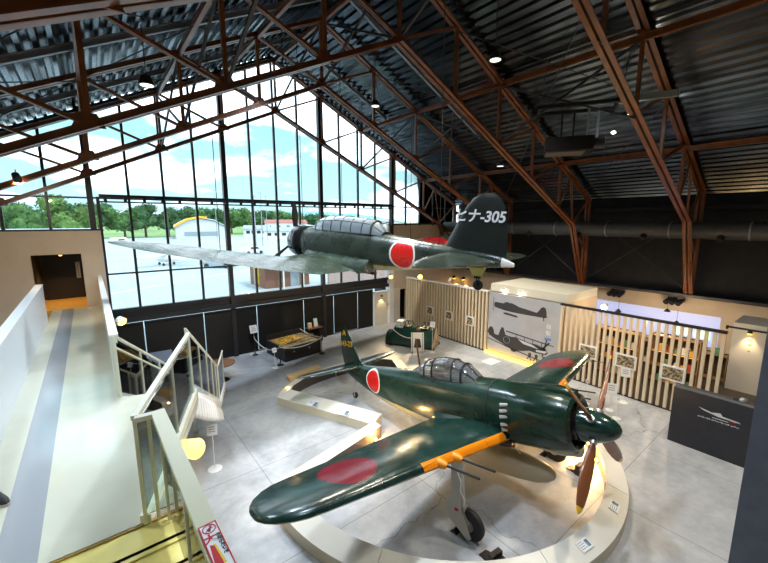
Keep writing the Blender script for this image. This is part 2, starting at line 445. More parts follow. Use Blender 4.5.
# duct
t = thing('air_duct', 'long round grey air duct running along the dark right wall', 'duct', (18.9, 0, 5.82))
dm = P('duct_metal', (.085, .085, .085), .5, .3, .1)
obj('duct_body', MB().lathe([(.33, YB + .1), (.33, YG - .1)], ax='y', n=28), dm, t)
for y in (0, 2.4, 4.8, 7.2, 9.6, 12.0, 14.4):
    obj('duct_joint', MB().lathe([(.335, y), (.35, y + .01), (.35, y + .05), (.335, y + .06)], ax='y', n=28), grey_steel, t)
for y in (3.2, 5.7, 8.4, 11):
    obj('air_nozzle', MB().tube([(-.2, y, -.2), (-.38, y, -.36)], [.13, .10], 16), black, t)
tag(obj('conduit', MB().tube([(XR - .2, YB + .1, 6.75), (XR - .2, YG - .1, 6.75)], .12, 10), dkwall), 'thinner dark pipe above the round duct on the right wall', 'pipe')

# ---------------------------------------------------------------- annex with dark door and upper walkway
WZ = 3.15
ax_ = MB(); y0, y1 = 17.02, 17.22
ax_.box((XL, y0, 0), (-1.6, y1, 5.88)).box((-.28, y0, 0), (.36, y1, 5.88)).box((-1.6, y0, 5.08), (-.28, y1, 5.88)).box((-1.6, y0, 0), (-.28, y1, WZ - .05))
ax_.box((.16, y1, 0), (.36, 22, 5.88))
struct('wall_annex', ax_, beige)
ax2 = MB().box((-1.7, y1, WZ), (-1.6, 19.5, 5.1)).box((-.28, y1, WZ), (-.18, 19.5, 5.1)).box((-1.65, y1, 5.08), (-.2, 19.5, 5.16)).box((-1.65, 19.5, WZ), (-.2, 19.6, 5.16))
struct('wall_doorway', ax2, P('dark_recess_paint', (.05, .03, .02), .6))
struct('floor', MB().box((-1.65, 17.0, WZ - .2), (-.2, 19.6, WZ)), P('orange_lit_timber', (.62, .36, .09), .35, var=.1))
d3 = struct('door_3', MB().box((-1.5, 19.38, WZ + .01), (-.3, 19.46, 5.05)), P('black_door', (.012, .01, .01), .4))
obj('door_handle', MB().box((-.5, 19.33, 4.0), (-.46, 19.38, 4.5)), alu, d3)
obj('notice_sheet', MB().box((-.54, 19.36, 3.95), (-.4, 19.378, 4.6)), paper, d3)
struct('ceiling', MB().box((XL, 17.3 + .2, 5.78), (.36, 22, 5.9)), P('pale_blue_annex_roof', (.45, .55, .68), .5))

#wf_m = P('glossy_cream_floor', (.62, .63, .56), .16, var=.05, scale=2, spec=.55)
def walk_mat():
    m, nt, b = newmat('glossy_walkway_floor'); src, xyz = objxyz(nt)
    n = N(nt, 'ShaderNodeTexNoise', i_Scale=2.5, i_Detail=5); nt.links.new(src, n.inputs['Vector'])
    c = mixc(nt, n.outputs[0], (.60, .58, .45), (.72, .70, .55))
    k = math_(nt, 'MULTIPLY', math_(nt, 'GREATER_THAN', xyz[0], -.98), math_(nt, 'LESS_THAN', xyz[0], -.66))
    c = mixc(nt, k, c, (.36, .37, .375))
    nt.links.new(c, b.inputs['Base Color']); b.inputs['Roughness'].default_value = .11
    return m
az = radians(20); ex = V(cos(az), -sin(az), 0); ey = V(sin(az), cos(az), 0)     # landing axes: ex right, ey away
A0 = V(.18, 4.15, 0); A1 = V(1.17, 6.9, 0)            # guard line start and end
E0 = V(.2, 7.75, 0)
wk = MB()
wk.prism([(-1.25, 4.18, WZ - .25), (.2, 4.18, WZ - .25), (.2, 4.3, WZ - .25), (A1.x + .04, A1.y, WZ - .25), (A1.x + .14, A1.y + .38, WZ - .25), (.2, 7.68, WZ - .25), (.2, 17.02, WZ - .25), (-1.25, 17.02, WZ - .25)], (0, 0, .25))
struct('floor', wk, walk_mat())
# solid white parapets
pw = P('white_parapet_paint', (.78, .8, .82), .35)
struct('wall_parapet', MB().box((-1.37, -1.5, WZ - .3), (-1.25, 15.2, WZ + 1.13)), pw)
struct('trim_3', MB().box((-1.42, -1.5, WZ + 1.13), (-1.24, 15.22, WZ + 1.17)), white)
par = struct('wall_parapet', MB().box((.12, 7.8, WZ - .3), (.2, 17.0, WZ + 1.08)), P('cream_parapet_paint', (.74, .72, .58), .3))
struct('trim_4', MB().box((.1, 7.78, WZ + 1.08), (.23, 17.0, WZ + 1.12)), white)
# yellow timber platform at the near end
ym = P('yellow_stair_timber', (.88, .74, .22), .35, var=.08, scale=3)
yl = MB()
for k, yy in enumerate((4.16, 3.84, 3.5, 3.16, 2.8)):
    z = WZ - .03 - .02 * k
    yl.box((-1.24, yy - .4, z - .2), (.52, yy, z))
struct('floor', yl, ym)
nz = MB()
for k, yy in enumerate((4.19, 3.84, 3.5, 3.16)):
    nz.box((-1.24, yy - .03, WZ - .03 - .02 * k), (.52, yy + .012, WZ - .01 - .02 * k))
struct('trim_5', nz, P('brown_nosing', (.42, .26, .07), .4))

# guards: glass panels with cream rails
def guard(name, pts_top, h, label, rail=(.05, .05), posts=None, glass=True, mat=rail_m, base=None, post_r=.018, mid=None, pt_=.034):
    p0, p1 = V(pts_top[0]), V(pts_top[1]); t = thing(name, label, 'railing', (p0.x, p0.y, p0.z - h), group=None)
    o = V(p0.x, p0.y, p0.z - h); q0, q1 = p0 - o, p1 - o; up = V(0, 0, 1)
    obj('handrail', MB().beam(q0, q1, rail[0], rail[1]), mat, t)
    for f in (posts or (0, .5, 1)):
        a = q0.lerp(q1, f); obj('post', MB().beam(a, a - V(0, 0, h), pt_, pt_, up=(0, 1, 0)), mat, t)
    if glass:
        d = (q1 - q0); nrm = d.cross(up).normalized() * .005
        a, b = q0 + d * .02 - V(0, 0, .1), q0 + d * .98 - V(0, 0, .1)
        obj('glass_panel', MB().prism([a - nrm, b - nrm, b - nrm - V(0, 0, h - .2), a - nrm - V(0, 0, h - .2)], nrm * 2), gl_rail, t)
    if mid is not None:
        obj('lower_handrail', MB().tube([q0 - V(0, 0, mid), q1 - V(0, 0, mid)], .02, 8), mat, t)
    if base: obj('base_rail', MB().beam(q0 - V(0, 0, h - .02), q1 - V(0, 0, h - .02), base[0], base[1]), mat, t)
    return t
RZ = WZ + 1.15
guard('balustrade', ((.17, 4.17, RZ), (A1.x, A1.y, RZ)), 1.15, 'cream glass balustrade along the landing edge, rising to the pointed post', rail=(.06, .05), posts=(0, .55, 1), base=(.1, .12))
g2 = guard('balustrade', ((.17, 4.15, RZ - .006), (.42, 4.13, RZ - .006)), 1.144, 'short cream glass balustrade end between the walkway and the wide rail', posts=(0, .45, 1), rail=(.07, .05))
g3 = guard('balustrade', ((.37, 4.16, RZ), (.41, 1.6, RZ)), 1.15, 'near cream balustrade with the broad flat rail carrying the red notice sticker', rail=(.12, .05), posts=(.04, .45, .9), mat=P('broad_rail_paint', (.70, .68, .48), .35))
# sticker on the broad rail
st = obj('notice_sticker', MB().box((-.05, -.2, .026), (.05, .2, .031)), paper, g3); st.matrix_local = Matrix.Translation((.035, -2.06, 1.15)) @ Matrix.Rotation(radians(1.5), 4, 'Z')
st['label'] = 'red bordered no entry sticker'
bd = MB().box((-.052, -.2, .031), (-.045, .2, .033)).box((.045, -.2, .031), (.052, .2, .033)).box((-.05, .193, .031), (.05, .2, .033))
obj('sticker_border', bd, red, st)
rg = MB()
for k in range(28):
    a, b = 2 * pi * k / 28, 2 * pi * (k + 1) / 28
    rg.beam((.036 * cos(a), .15 + .036 * sin(a), .033), (.036 * cos(b), .15 + .036 * sin(b), .033), .006, .002)
rg.beam((-.026, .124, .034), (.026, .176, .034), .006, .002)
obj('prohibition_ring', rg, red, st)
pf_ = MB().beam((-.004, .128, .0325), (.006, .158, .0325), .013, .001).beam((.006, .158, .0325), (-.014, .148, .0325), .005, .001).beam((.006, .158, .0325), (.02, .146, .0325), .005, .001).lathe([(.006, .032), (.006, .0335)], c=(.01, .17, 0), n=10)
obj('climber_pictogram', pf_, dkprint, st)
text('大', .075, red, st, (-.014, .065, .033), (1, 0, 0), (0, 1, 0), ext=.001, bold=.0022)
obj('red_block', MB().prism([(-.043, -.15, .032), (.0, -.15, .032), (.0, .0, .032), (-.03, .02, .032)], (0, 0, .0012)), red, st)
obj('yellow_band', MB().prism([(.002, -.15, .032), (.016, -.15, .032), (.0, .01, .032), (-.01, .02, .032)], (0, 0, .0018)), P('sticker_yellow', (.9, .6, .03), .5), st)
text('のぼらないで', .03, dkprint, st, (.031, -.0, .033), (0, -1, 0), (1, 0, 0), ext=.001, bold=.0012)

# flight going down from the landing toward the gable, then a lower landing
pitch = 2.15 / 3.55
L1 = 3.9
sm = MB(); wst = 1.02; P0 = V(A1.x + .02, A1.y + .38, 0) - ex * wst
ns = 12
for k in range(ns):
    a = P0 + ey * (L1 * k / ns); b = P0 + ey * (L1 * (k + 1.15) / ns); z = WZ - (k + 1) * 2.15 / ns
    c_ = [a, a + ex * wst, b + ex * wst, b]
    sm.prism([(p.x, p.y, z - .05) for p in c_], (0, 0, .05))
t = thing('staircase', 'white staircase flight with ribbed side going down from the upper landing', 'stairs', (0, 0, 0))
obj('tread', sm, white, t, kind='stuff')
def sp(s, lat, z): p = P0 + ey * s + ex * lat; return V(p.x, p.y, z)
for lat in (0, wst):
    obj('stringer', MB().prism([sp(0, lat, WZ - .4), sp(0, lat, WZ), sp(L1, lat, 1.0), sp(L1, lat, .7)], ex * .03), white, t)
# ribbed skirt hanging from the right stringer
rb = MB(); nr = 13
nd = (ey * (-pitch) + V(0, 0, -1)).normalized()
rows = []
for j in range(7):
    row = []
    for i in range(nr * 4 + 1):
        s = .05 + (L1 - .1) * i / (nr * 4); dep = (.5 - .2 * (i / (nr * 4)) ** 2) * j / 6
        base = sp(s, wst + .03, WZ - .02 - s * pitch); wob = .03 * (1 if (i % 4) in (1, 2) else -1) + .06 * sin(j / 6 * pi / 2) 
        row.append(base + nd * dep + ex * wob)
    rows.append(row)
rb.loft(rows, cap=False, closed=False, smooth=False)
sk = obj('ribbed_skirt', rb, white_gl, t)
so = sk.modifiers.new('Solidify', 'SOLIDIFY'); so.thickness = .015
# intermediate landing
B0 = P0 + ey * L1
obj('lower_landing', MB().prism([(p.x, p.y, .82) for p in (B0, B0 + ex * (wst + .03), B0 + ex * (wst + .03) + ey * 1.5, B0 + ey * 1.5)], (0, 0, .16)), white, t)
sl = MB()
for k in range(5):
    p = B0 - ex * (.28 * k); q = B0 - ex * (.28 * (k + 1)); z = .8 - k * .17
    sl.prism([(w.x, w.y, z - .05) for w in (p, p + ey * 1.3, q + ey * 1.3, q)], (0, 0, .05))
obj('lower_tread', sl, white, t, kind='stuff')
obj('support_post', MB().box((B0.x + .3, B0.y + .2, 0), (B0.x + .4, B0.y + .3, .84)), white, t)
T = lambda s, lat, z: tuple(sp(s, lat, z))
guard('stair_railing', (T(0, wst, WZ + 1.15), T(L1, wst, 1.0 + 1.1)), 1.1, 'sloping cream railing with glass on the right side of the descending flight', posts=(0, .3, .53, .73, .88, 1), rail=(.035, .035), pt_=.028)
guard('stair_railing', ((.16, 7.55, RZ), T(L1, 0, 2.1)), 1.1, 'sloping cream double railing on the left side of the descending flight', posts=(0, .3, .6, .8, 1), rail=(.045, .04), mid=.2)
guard('stair_railing', (T(L1, wst, 2.05), T(L1 + 1.5, wst, 2.05)), 1.05, 'short railing around the lower stair landing near the black blinds', posts=(0, .9), rail=(.035, .035))
guard('stair_railing', (T(L1 + 1.3, 0, 2.05), tuple(B0 + ey * 1.3 - ex * 1.4 + V(0, 0, 1.2))), 1.05, 'low sloping railing of the last steps below the walkway', posts=(.1, .9), rail=(.03, .03), glass=False, mid=.4)

# spotlight fixtures
def spot(name, label, loc, target, energy, col=(1, .72, .38), size=radians(70), r=.07, glow=orange_light, body=black, ln=.2, blend=.6):
    t = thing(name, label, 'lamp', loc, group=None)
    d = (V(target) - V(loc)).normalized()
    obj('lamp_housing', MB().tube([-d * ln, d * .0, d * .03], [r * .8, r, r * 1.05], 16, cap=True), body, t)
    obj('lamp_lens', MB().tube([d * .031, d * .05], [r * .9, r * .85], 16), glow, t)
    obj('lamp_bracket', MB().tube([-d * ln * .6, -d * ln * .6 + V(0, 0, -.16 if loc[2] < 5 else .16)], .012, 6), body, t)
    if energy:
        l = D.lights.new('spot_light', 'SPOT'); l.energy = energy; l.color = col; l.spot_size = size; l.spot_blend = blend; l.shadow_soft_size = .08
        lo = D.objects.new('spot_light', l); COL.objects.link(lo); lo.parent = t; lo.location = d * .08
        lo.rotation_mode = 'QUATERNION'; lo.rotation_quaternion = (-d).to_track_quat('Z', 'Y')
    return t
spot('spotlight', 'round yellow glowing lamp on the outer side of the walkway parapet, above the stairs', (.5, 12.9, 3.35), (3.5, 8, .5), 120, r=.13, body=white, glow=emis('bright_yellow_lamp', (1, .72, .14), 2.4), ln=.12)
spot('floodlight', 'yellow drum lamp under the landing edge beside the broad rail', (.96, 5.95, 2.73), (4.0, 8.5, .0), 60, r=.15, body=emis('yellow_lamp_body', (1, .82, .22), .75), glow=emis('yellow_lamp_glow', (1, .85, .2), 1.6), ln=.32)

spot('spotlight', 'black spotlight added under the second roof truss to brighten the beige annex wall', (-1.2, 12.6, 7.2), (-.9, 17, 4.4), 420, col=(1, .86, .68), size=radians(95), r=.09, glow=emis('spot_lens', (1, .9, .7), 1.5), ln=.18)  # added lamp, washes the annex wall with extra light
spot('downlight', 'small warm lamp in the ceiling of the dark doorway, lighting the orange floor', (-.9, 18.3, 5.0), (-.9, 18.3, 3), 60, col=(1, .6, .2), size=radians(110), r=.05, ln=.05)
# shoe at the left edge of the walkway
t = thing('sneaker', 'black sneaker toe with pale sole at the left edge of the walkway', 'shoe', (-1.02, 5.42, WZ), radians(-62))
def shoe_ring(x, w, h, z0=0): return [V(x, w * cos(a), z0 + max(0, h * sin(a)) if sin(a) > 0 else z0) for a in [2 * pi * k / 20 for k in range(20)]]
obj('upper', MB().loft([shoe_ring(-.26, .035, .09, .03), shoe_ring(-.2, .045, .1, .03), shoe_ring(-.1, .045, .085, .03), shoe_ring(0, .05, .06, .03), shoe_ring(.05, .035, .035, .03), shoe_ring(.07, .01, .01, .03)]), black, t)
obj('sole', MB().loft([[V(x, w * cos(a), z) for a in [2 * pi * k / 20 for k in range(20)]] for x, w, z in ()] or [[V(-.1 + .18 * cos(a), .052 * sin(a), z) for a in [2 * pi * k / 24 for k in range(24)]] for z in (.002, .03)]), P('pale_sole', (.6, .5, .4), .6), t)

# ---------------------------------------------------------------- slat screens on the right
SX = 14.5
def slat_screen(y0, y1, label, backed):
    t = thing('slat_screen', label, 'screen', (SX, (y0 + y1) / 2, 0), group=None)
    h = (y1 - y0) / 2; m = MB(); n = round((y1 - y0) / .2)
    for k in range(n + 1):
        y = -h + (y1 - y0) * k / n
        m.box((0, y - .045, .04), (.09, y + .045, 2.93))
    obj('slats', m, slatw, t)
    obj('top_rail', MB().box((-.03, -h - .06, 2.9), (.13, h + .06, 2.97)), white if backed else black, t)
    obj('bottom_rail', MB().box((.0, -h - .05, 0), (.1, h + .05, .05)), black, t)
    if backed: obj('backing_panel', MB().box((.2, -h - .04, 0), (.28, h + .04, 2.9)), P('tan_backing', (.24, .17, .09), .7), t)
    return t
slat_screen(10.55, 16.2, 'long pale wood slat screen left of the aeroplane photo mural', True)
slat_screen(2.1, 6.95, 'pale wood slat screen right of the mural, shop lights showing through', False)
# mural between the screens
t = thing('photo_mural', 'large grey photo mural of old propeller aeroplanes between the slat screens', 'mural', (SX + .1, 8.75, 0))
def mural_mat():
    m, nt, b = newmat('mural_print'); src, xyz = objxyz(nt)
    n = N(nt, 'ShaderNodeTexNoise', i_Scale=1.5, i_Detail=6); nt.links.new(src, n.inputs['Vector'])
    nt.links.new(mixc(nt, n.outputs[0], (.34, .35, .39), (.5, .51, .55)), b.inputs['Base Color']); b.inputs['Roughness'].default_value = .5; return m
obj('mural_board', MB().box((0, -1.72, .12), (.06, 1.72, 2.92)), mural_mat(), t)
obj('light_ledge', MB().box((-.2, -1.72, 0), (.02, 1.72, .06)), emis('warm_ledge_light', (1, .62, .06), 2.6), t)
def sil(poly, x=-.004):  # poly in (along from left, height) seen from the hall
    return [(x, 1.72 - a, b) for a, b in poly]
m = MB()
# upper aeroplane: nose left
m.prism(sil([(.30, 2.30), (.31, 2.46), (.42, 2.49), (.80, 2.49), (.84, 2.52), (.92, 2.57), (1.02, 2.58), (1.12, 2.55), (1.22, 2.57), (1.36, 2.53), (1.5, 2.49), (1.56, 2.46), (2.42, 2.36), (2.52, 2.47), (2.60, 2.60), (2.70, 2.66), (2.80, 2.62), (2.85, 2.46), (2.86, 2.30), (2.90, 2.25), (2.78, 2.20), (2.2, 2.18), (1.9, 2.17), (1.35, 2.16), (.9, 2.17), (.5, 2.22), (.36, 2.24)]), (.003, 0, 0))
m.prism(sil([(.25, 2.05), (.272, 2.05), (.272, 2.70), (.25, 2.70)]), (.003, 0, 0))
m.prism(sil([(.80, 2.06), (.95, 2.09), (1.5, 2.04), (1.56, 1.98), (1.5, 1.96), (.84, 2.0)]), (.003, 0, 0))
m.prism(sil([(2.72, 2.2), (2.76, 2.2), (2.77, 2.06), (2.73, 2.06)]), (.003, 0, 0))
# lower pair of aeroplanes, seen from the side and behind
m.prism(sil([(.0, .98), (.05, 1.16), (.14, 1.26), (.26, 1.26), (.34, 1.12), (.38, .95), (.60, .93), (.68, 1.2), (.76, 1.36), (.86, 1.36), (.92, 1.18), (.98, 1.04), (1.3, 1.02), (1.5, 1.06), (1.66, 1.03), (2.2, .96), (2.5, .98), (2.9, .9), (3.02, .76), (2.96, .64), (2.5, .6), (2.2, .62), (1.9, .52), (1.62, .46), (1.52, .36), (1.34, .35), (1.26, .46), (.9, .58), (.55, .68), (.3, .76), (.1, .84)]), (.003, 0, 0))
m.prism(sil([(1.0, 1.26), (3.25, 1.10), (3.25, 1.065), (1.0, 1.20)]), (.003, 0, 0)); m.prism(sil([(.0, .70), (1.2, .52), (3.3, .26), (3.3, .22), (1.2, .47), (0, .66)]), (.003, 0, 0))
m.prism(sil([(2.92, 1.34), (2.98, 1.36), (2.82, .52), (2.76, .52)]), (.003, 0, 0)); m.prism(sil([(3.02, 1.2), (3.1, 1.18), (2.66, .66), (2.6, .7)]), (.003, 0, 0))
for a in (1.5, 1.9, 2.3, 2.7): m.prism(sil([(a, 1.2 - .06 * (a - 1.5)), (a + .03, 1.2 - .06 * (a - 1.5)), (a + .05, .95), (a + .02, .95)]), (.003, 0, 0))
for a in (2.15, 2.45, 2.8, 3.1):
    m.prism(sil([(a, .50), (a + .1, .55), (a + .16, .44), (a + .1, .34), (a + .18, .2), (a + .13, .19), (a + .05, .33), (a - .03, .2), (a - .07, .22), (a + .02, .38)]), (.003, 0, 0))
obj('aeroplane_silhouette', m, dkprint, t)
m = MB()
for k in range(32):
    a, b = 2 * pi * k / 32, 2 * pi * (k + 1) / 32
    m.beam((-.007, 1.72 - (1.05 + .16 * cos(a)), .82 + .16 * sin(a)), (-.007, 1.72 - (1.05 + .16 * cos(b)), .82 + .16 * sin(b)), .004, .025, up=(1, 0, 0))
m.prism(sil([(1.6, 1.0), (2.3, .92), (2.6, .8), (1.9, .84)], -.008), (.003, 0, 0)); m.prism(sil([(2.5, .74), (3.0, .8), (2.9, .68), (2.5, .66)], -.008), (.003, 0, 0))
obj('pale_highlight', m, P('pale_print', (.6, .6, .63), .6), t)
for k, ch in enumerate('自衛'):
    text(ch, .24, paper, t, (-.006, 1.72 - 2.98, 1.86 - k * .28), (0, -1, 0), (0, 0, 1))
obj('blue_print_mark', MB().box((-.006, -1.4, 1.28), (0, -1.12, 1.38)), P('blue_print', (.12, .25, .6), .5), t)

# frames on the slats
fr_y = [(14.23, 'leftmost on the long slat screen'), (12.83, 'middle one of three on the long slat screen'), (11.45, 'right one of three on the long slat screen, near the mural'), (5.83, 'left one on the right hand slat screen, behind the green wing tip'), (4.55, 'middle one on the right hand slat screen'), (3.19, 'right one on the right hand slat screen, above the dark panel')]
for i, (y, w) in enumerate(fr_y):
    s = .24 if i < 3 else .33; hh = .24 if i < 3 else .25
    t = thing('picture_frame', 'white framed photograph ' + w, 'picture', (SX - .05, y, 1.3), group='framed photographs on the slats')
    obj('frame', MB().box((0, -s, -hh), (.04, s, hh)), white, t)
    mm, nt, b = newmat('photo_print_%d' % i); src, xyz = objxyz(nt)
    n = N(nt, 'ShaderNodeTexNoise', i_Scale=9 + i, i_Detail=3); nt.links.new(src, n.inputs['Vector']); r = N(nt, 'ShaderNodeMapRange', n1=.4, n2=.6); nt.links.new(n.outputs[0], r.inputs[0])
    nt.links.new(mixc(nt, r.outputs[0], (.05, .045, .04), (.5, .38, .2)), b.inputs['Base Color'])
    obj('photo', MB().box((-.005, -s + .06, -hh + .06), (0, s - .06, hh - .06)), mm, t)

# white boxed bulkhead above the mural with two downlights
bx = struct('wall_bulkhead', MB().box((14.75, 6.85, 2.95), (17.4, 10.5, 3.3)), P('warm_white_box', (.74, .70, .58), .6))
struct('wall_shop', MB().box((14.8, 6.9, 0), (17.6, 10.6, 2.95)), beige)
for y, w in ((9.75, 'left'), (8.9, 'right')):
    spot('downlight', 'small bright lamp on the white bulkhead above the mural, the ' + w + ' one', (14.66, y, 3.12), (14.9, y, 2.0), 35, r=.06, glow=white_light, ln=.1, body=white)
# back wall: dark spot clusters, tall washed panel, blue lit projection
tag(obj('projection_panel', MB().box((XR - .13, 3.05, 1.0), (XR - .101, 8.6, 2.3)), P('lavender_projection', (.5, .55, .75), .6, emit=(.45, .5, .85), estr=.35)), 'pale lavender lit projection on the beige back wall above the slat screen', 'screen')
for y, w in ((6.75, 'left one above the lavender projection'), (4.5, 'right one near the orange truss leg')):
    t = thing('track_light', 'cluster of dark spotlights on the beige back wall, ' + w, 'lamp', (XR - .5, y, 2.9), group='dark spotlight clusters')
    obj('mount', MB().box((-.05, -.3, .02), (.05, .3, .1)), black, t)
    for dy in (-.22, 0, .2):
        obj('spot_head', MB().tube([(0, dy, 0), (-.28, dy + .1, -.16)], [.09, .11], 14), black, t)
for y, w in ((17.0, 'left'), (16.2, 'right')):
    spot('wall_lamp', 'small warm wall lamp behind the long slat screen, the ' + w + ' one under the tail', (XR - .4, y, 2.35), (XR - .15, y, 1.0), 60, r=.12, ln=.14)
# shop behind the right hand screen
struct('floor', MB().box((14.7, -1, 0), (XR, 6.9, .012)), P('dark_shop_carpet', (.06, .05, .04), .9))
shelf_w = wood('shelf_wood', (.45, .25, .09), (.25, .12, .04), .5)
goods_c = [P('goods_red', (.5, .07, .04), .6), P('goods_ochre', (.65, .36, .06), .6), P('goods_white', (.7, .66, .55), .6), P('goods_green', (.12, .3, .16), .6)]
gi = 0
for i, (x, y0, y1, h, w) in enumerate(((16.2, 4.7, 6.2, 1.9, 'behind the left part of the right hand slats'), (16.8, 3.0, 4.5, 1.9, 'behind the middle of the right hand slats'), (18.6, 2.5, 6.0, 1.1, 'low one at the back of the shop'))):
    t = thing('display_shelf', 'wooden shop shelf with warm lit goods, ' + w, 'shelf', (x, (y0 + y1) / 2, 0), group='shop shelves')
    hy = (y1 - y0) / 2
    obj('side_panel', MB().box((0, -hy, 0.012), (.4, -hy + .03, h)), shelf_w, t); obj('side_panel', MB().box((0, hy - .03, 0.012), (.4, hy, h)), shelf_w, t)
    obj('back_panel', MB().box((.38, -hy, 0.012), (.4, hy, h)), P('dark_shelf_back', (.08, .045, .02), .7), t)
    nl = 4 if h > 1.5 else 2
    for k in range(nl):
        z = .1 + k * (h - .14) / max(1, nl - 1)
        obj('shelf_board', MB().box((0, -hy + .03, z - .02), (.38, hy - .03, z)), shelf_w, t)
        if k == 2: obj('light_strip', MB().box((.03, -hy + .05, z - .045), (.05, hy - .05, z - .02)), dimwarm, t)
        if k < nl - 1 or h < 1.5:
            for q in range(5):
                yy = (y0 + y1) / 2 - hy + .2 + (q + .25 * ((gi * 3) % 2)) * (2 * hy - .4) / 5; s = .05 + .03 * ((gi * 7) % 3)
                tag(obj('goods_box', MB().box((x + .06, yy - s, z + .001), (x + .22, yy + s, z + .16 + .05 * (gi % 3))), goods_c[(gi * 5) % 4]), 'small packaged goods seen through the slats on a shop shelf', 'box', 'goods on the shop shelves')
                gi += 1
for y, w in ((3.9, 'left'), (3.2, 'right')):
    tag(obj('green_panel', MB().box((XR - .16, y + .1, 1.3), (XR - .131, y + .6, 1.62)), emis('pale_green_sign', (.55, .85, .5), .8)), 'pale green lit panel at the back of the shop, ' + w + ' one', 'sign', 'green lit panels')
for i, (x, y) in enumerate(((16.0, 3.6), (16.4, 5.6), (18.0, 4.4))):
    t = thing('pendant_lamp', 'warm pendant lamp hanging in the shop behind the slats, ' + ('right', 'left', 'rear')[i] + ' one', 'lamp', (x, y, 2.6), group='shop pendants')
    obj('lamp_shade', MB().lathe([(.03, .12), (.12, 0), (.11, 0), (.02, .11)], n=16), black, t)
    obj('bulb', MB().lathe([(.0, -.02), (.05, 0), (.05, .04), (0, .08)], n=12), orange_light, t)
    obj('cord', MB().tube([(0, 0, .11), (0, 0, .5)], .006, 5), black, t)
    l = D.lights.new('pendant_light', 'POINT'); l.energy = 32; l.color = (1, .78, .52); l.shadow_soft_size = .06
    lo = D.objects.new('pendant_light', l); COL.objects.link(lo); lo.parent = t; lo.location = (0, 0, -.1)
tag(obj('lighting_track', MB().box((14.9, -1, 3.02), (14.95, 2.15, 3.07)).box((14.9, 2.1, 2.97), (15.0, 2.15, 3.07)), black), 'black lighting bar running right from the end of the slat screen', 'rail')
# white partition with a lamp, right
pt = struct('wall_partition', MB().box((18.2, 1.35, 0), (19.9, 2.42, 2.55)), P('partition_paint', (.66, .64, .6), .6))
spot('wall_lamp', 'warm lamp lighting the white partition near the right edge', (18.02, 1.95, 2.3), (18.22, 1.95, 1.2), 30, r=.07, ln=.1)
t = tag(obj('partition_mark', MB().box((18.19, 1.88, 1.95), (18.199, 1.98, 2.0)).box((18.19, 1.88, 1.78), (18.199, 1.98, 1.84)).box((18.19, 1.9, 1.55), (18.199, 1.96, 1.6)), P('brown_lettering', (.4, .22, .08), .6)), 'small brown characters running down the white partition', 'lettering')
# dark slanted title panel
t = thing('title_panel', 'dark charcoal title panel with small white lettering in front of the slats', 'panel', (12.75, 1.7, 0))
obj('panel_body', MB().prism([(-.27, .98, 0), (-.27, .98, 1.62), (-.22, .95, 1.68), (.3, .95, 1.55), (.3, .98, 0)], (0, -2.6, 0)), lect, t)
mm = MB()
for k in range(26):
    y = .38 - k * .032
    mm.box((-.278, y - .012, .98 + .006 * (k % 3)), (-.272, y + .01, 1.0 + .006 * (k % 4)))
obj('small_lettering', mm, P('pale_lettering', (.6, .62, .65), .5), t)
mm = MB().prism([(-.278, .4, 1.25), (-.278, .05, 1.18), (-.278, -.4, 1.15), (-.278, -.45, 1.12), (-.278, .0, 1.13), (-.278, .3, 1.2)], (.004, 0, 0)).prism([(-.278, .15, 1.19), (-.278, -.05, 1.24), (-.278, -.1, 1.17)], (.004, 0, 0)).box((-.278, -.22, 1.06), (-.272, .1, 1.075))
obj('emblem', mm, P('pale_emblem', (.65, .68, .7), .5), t)
obj('red_mark', MB().box((-.279, -.36, 1.09), (-.273, -.26, 1.12)), red, t)
t = thing('metal_instrument', 'small shiny metal piece lying on the top edge of the dark title panel', 'instrument', (12.8, 1.3, 1.6))
obj('dome', MB().lathe([(.09, 0), (.09, .05), (.06, .1), (0, .12)], n=18), alu, t); obj('stem', MB().tube([(0, .08, .03), (0, .2, .02)], .03, 10), black, t)
# big dark pillar at the right edge
struct('wall_pillar', MB().box((5.5, -.6, 0), (6.3, .47, 9.5)), slate)

# ---------------------------------------------------------------- spotlights on the slats
spot('spotlight', 'bright starburst spotlight on top of the long slat screen', (14.42, 15.0, 3.12), (9, 9.5, 0.8), 380, r=.14)
spot('spotlight', 'glowing yellow spotlight on the white column by the cream door', (13.85, 16.9, 2.95), (9.5, 10, .5), 260, r=.12)
spot('spotlight', 'white adjustable spotlight on top of the right hand slat screen', (14.45, 5.4, 3.12), (10, 5.0, 1.5), 260, r=.1, body=white, glow=white_light)
spot('spotlight', 'small white unlit spotlight on the long slat screen right of the starburst lamp', (14.5, 12.9, 3.12), (12, 12, .5), 0, r=.07, body=white, glow=white)

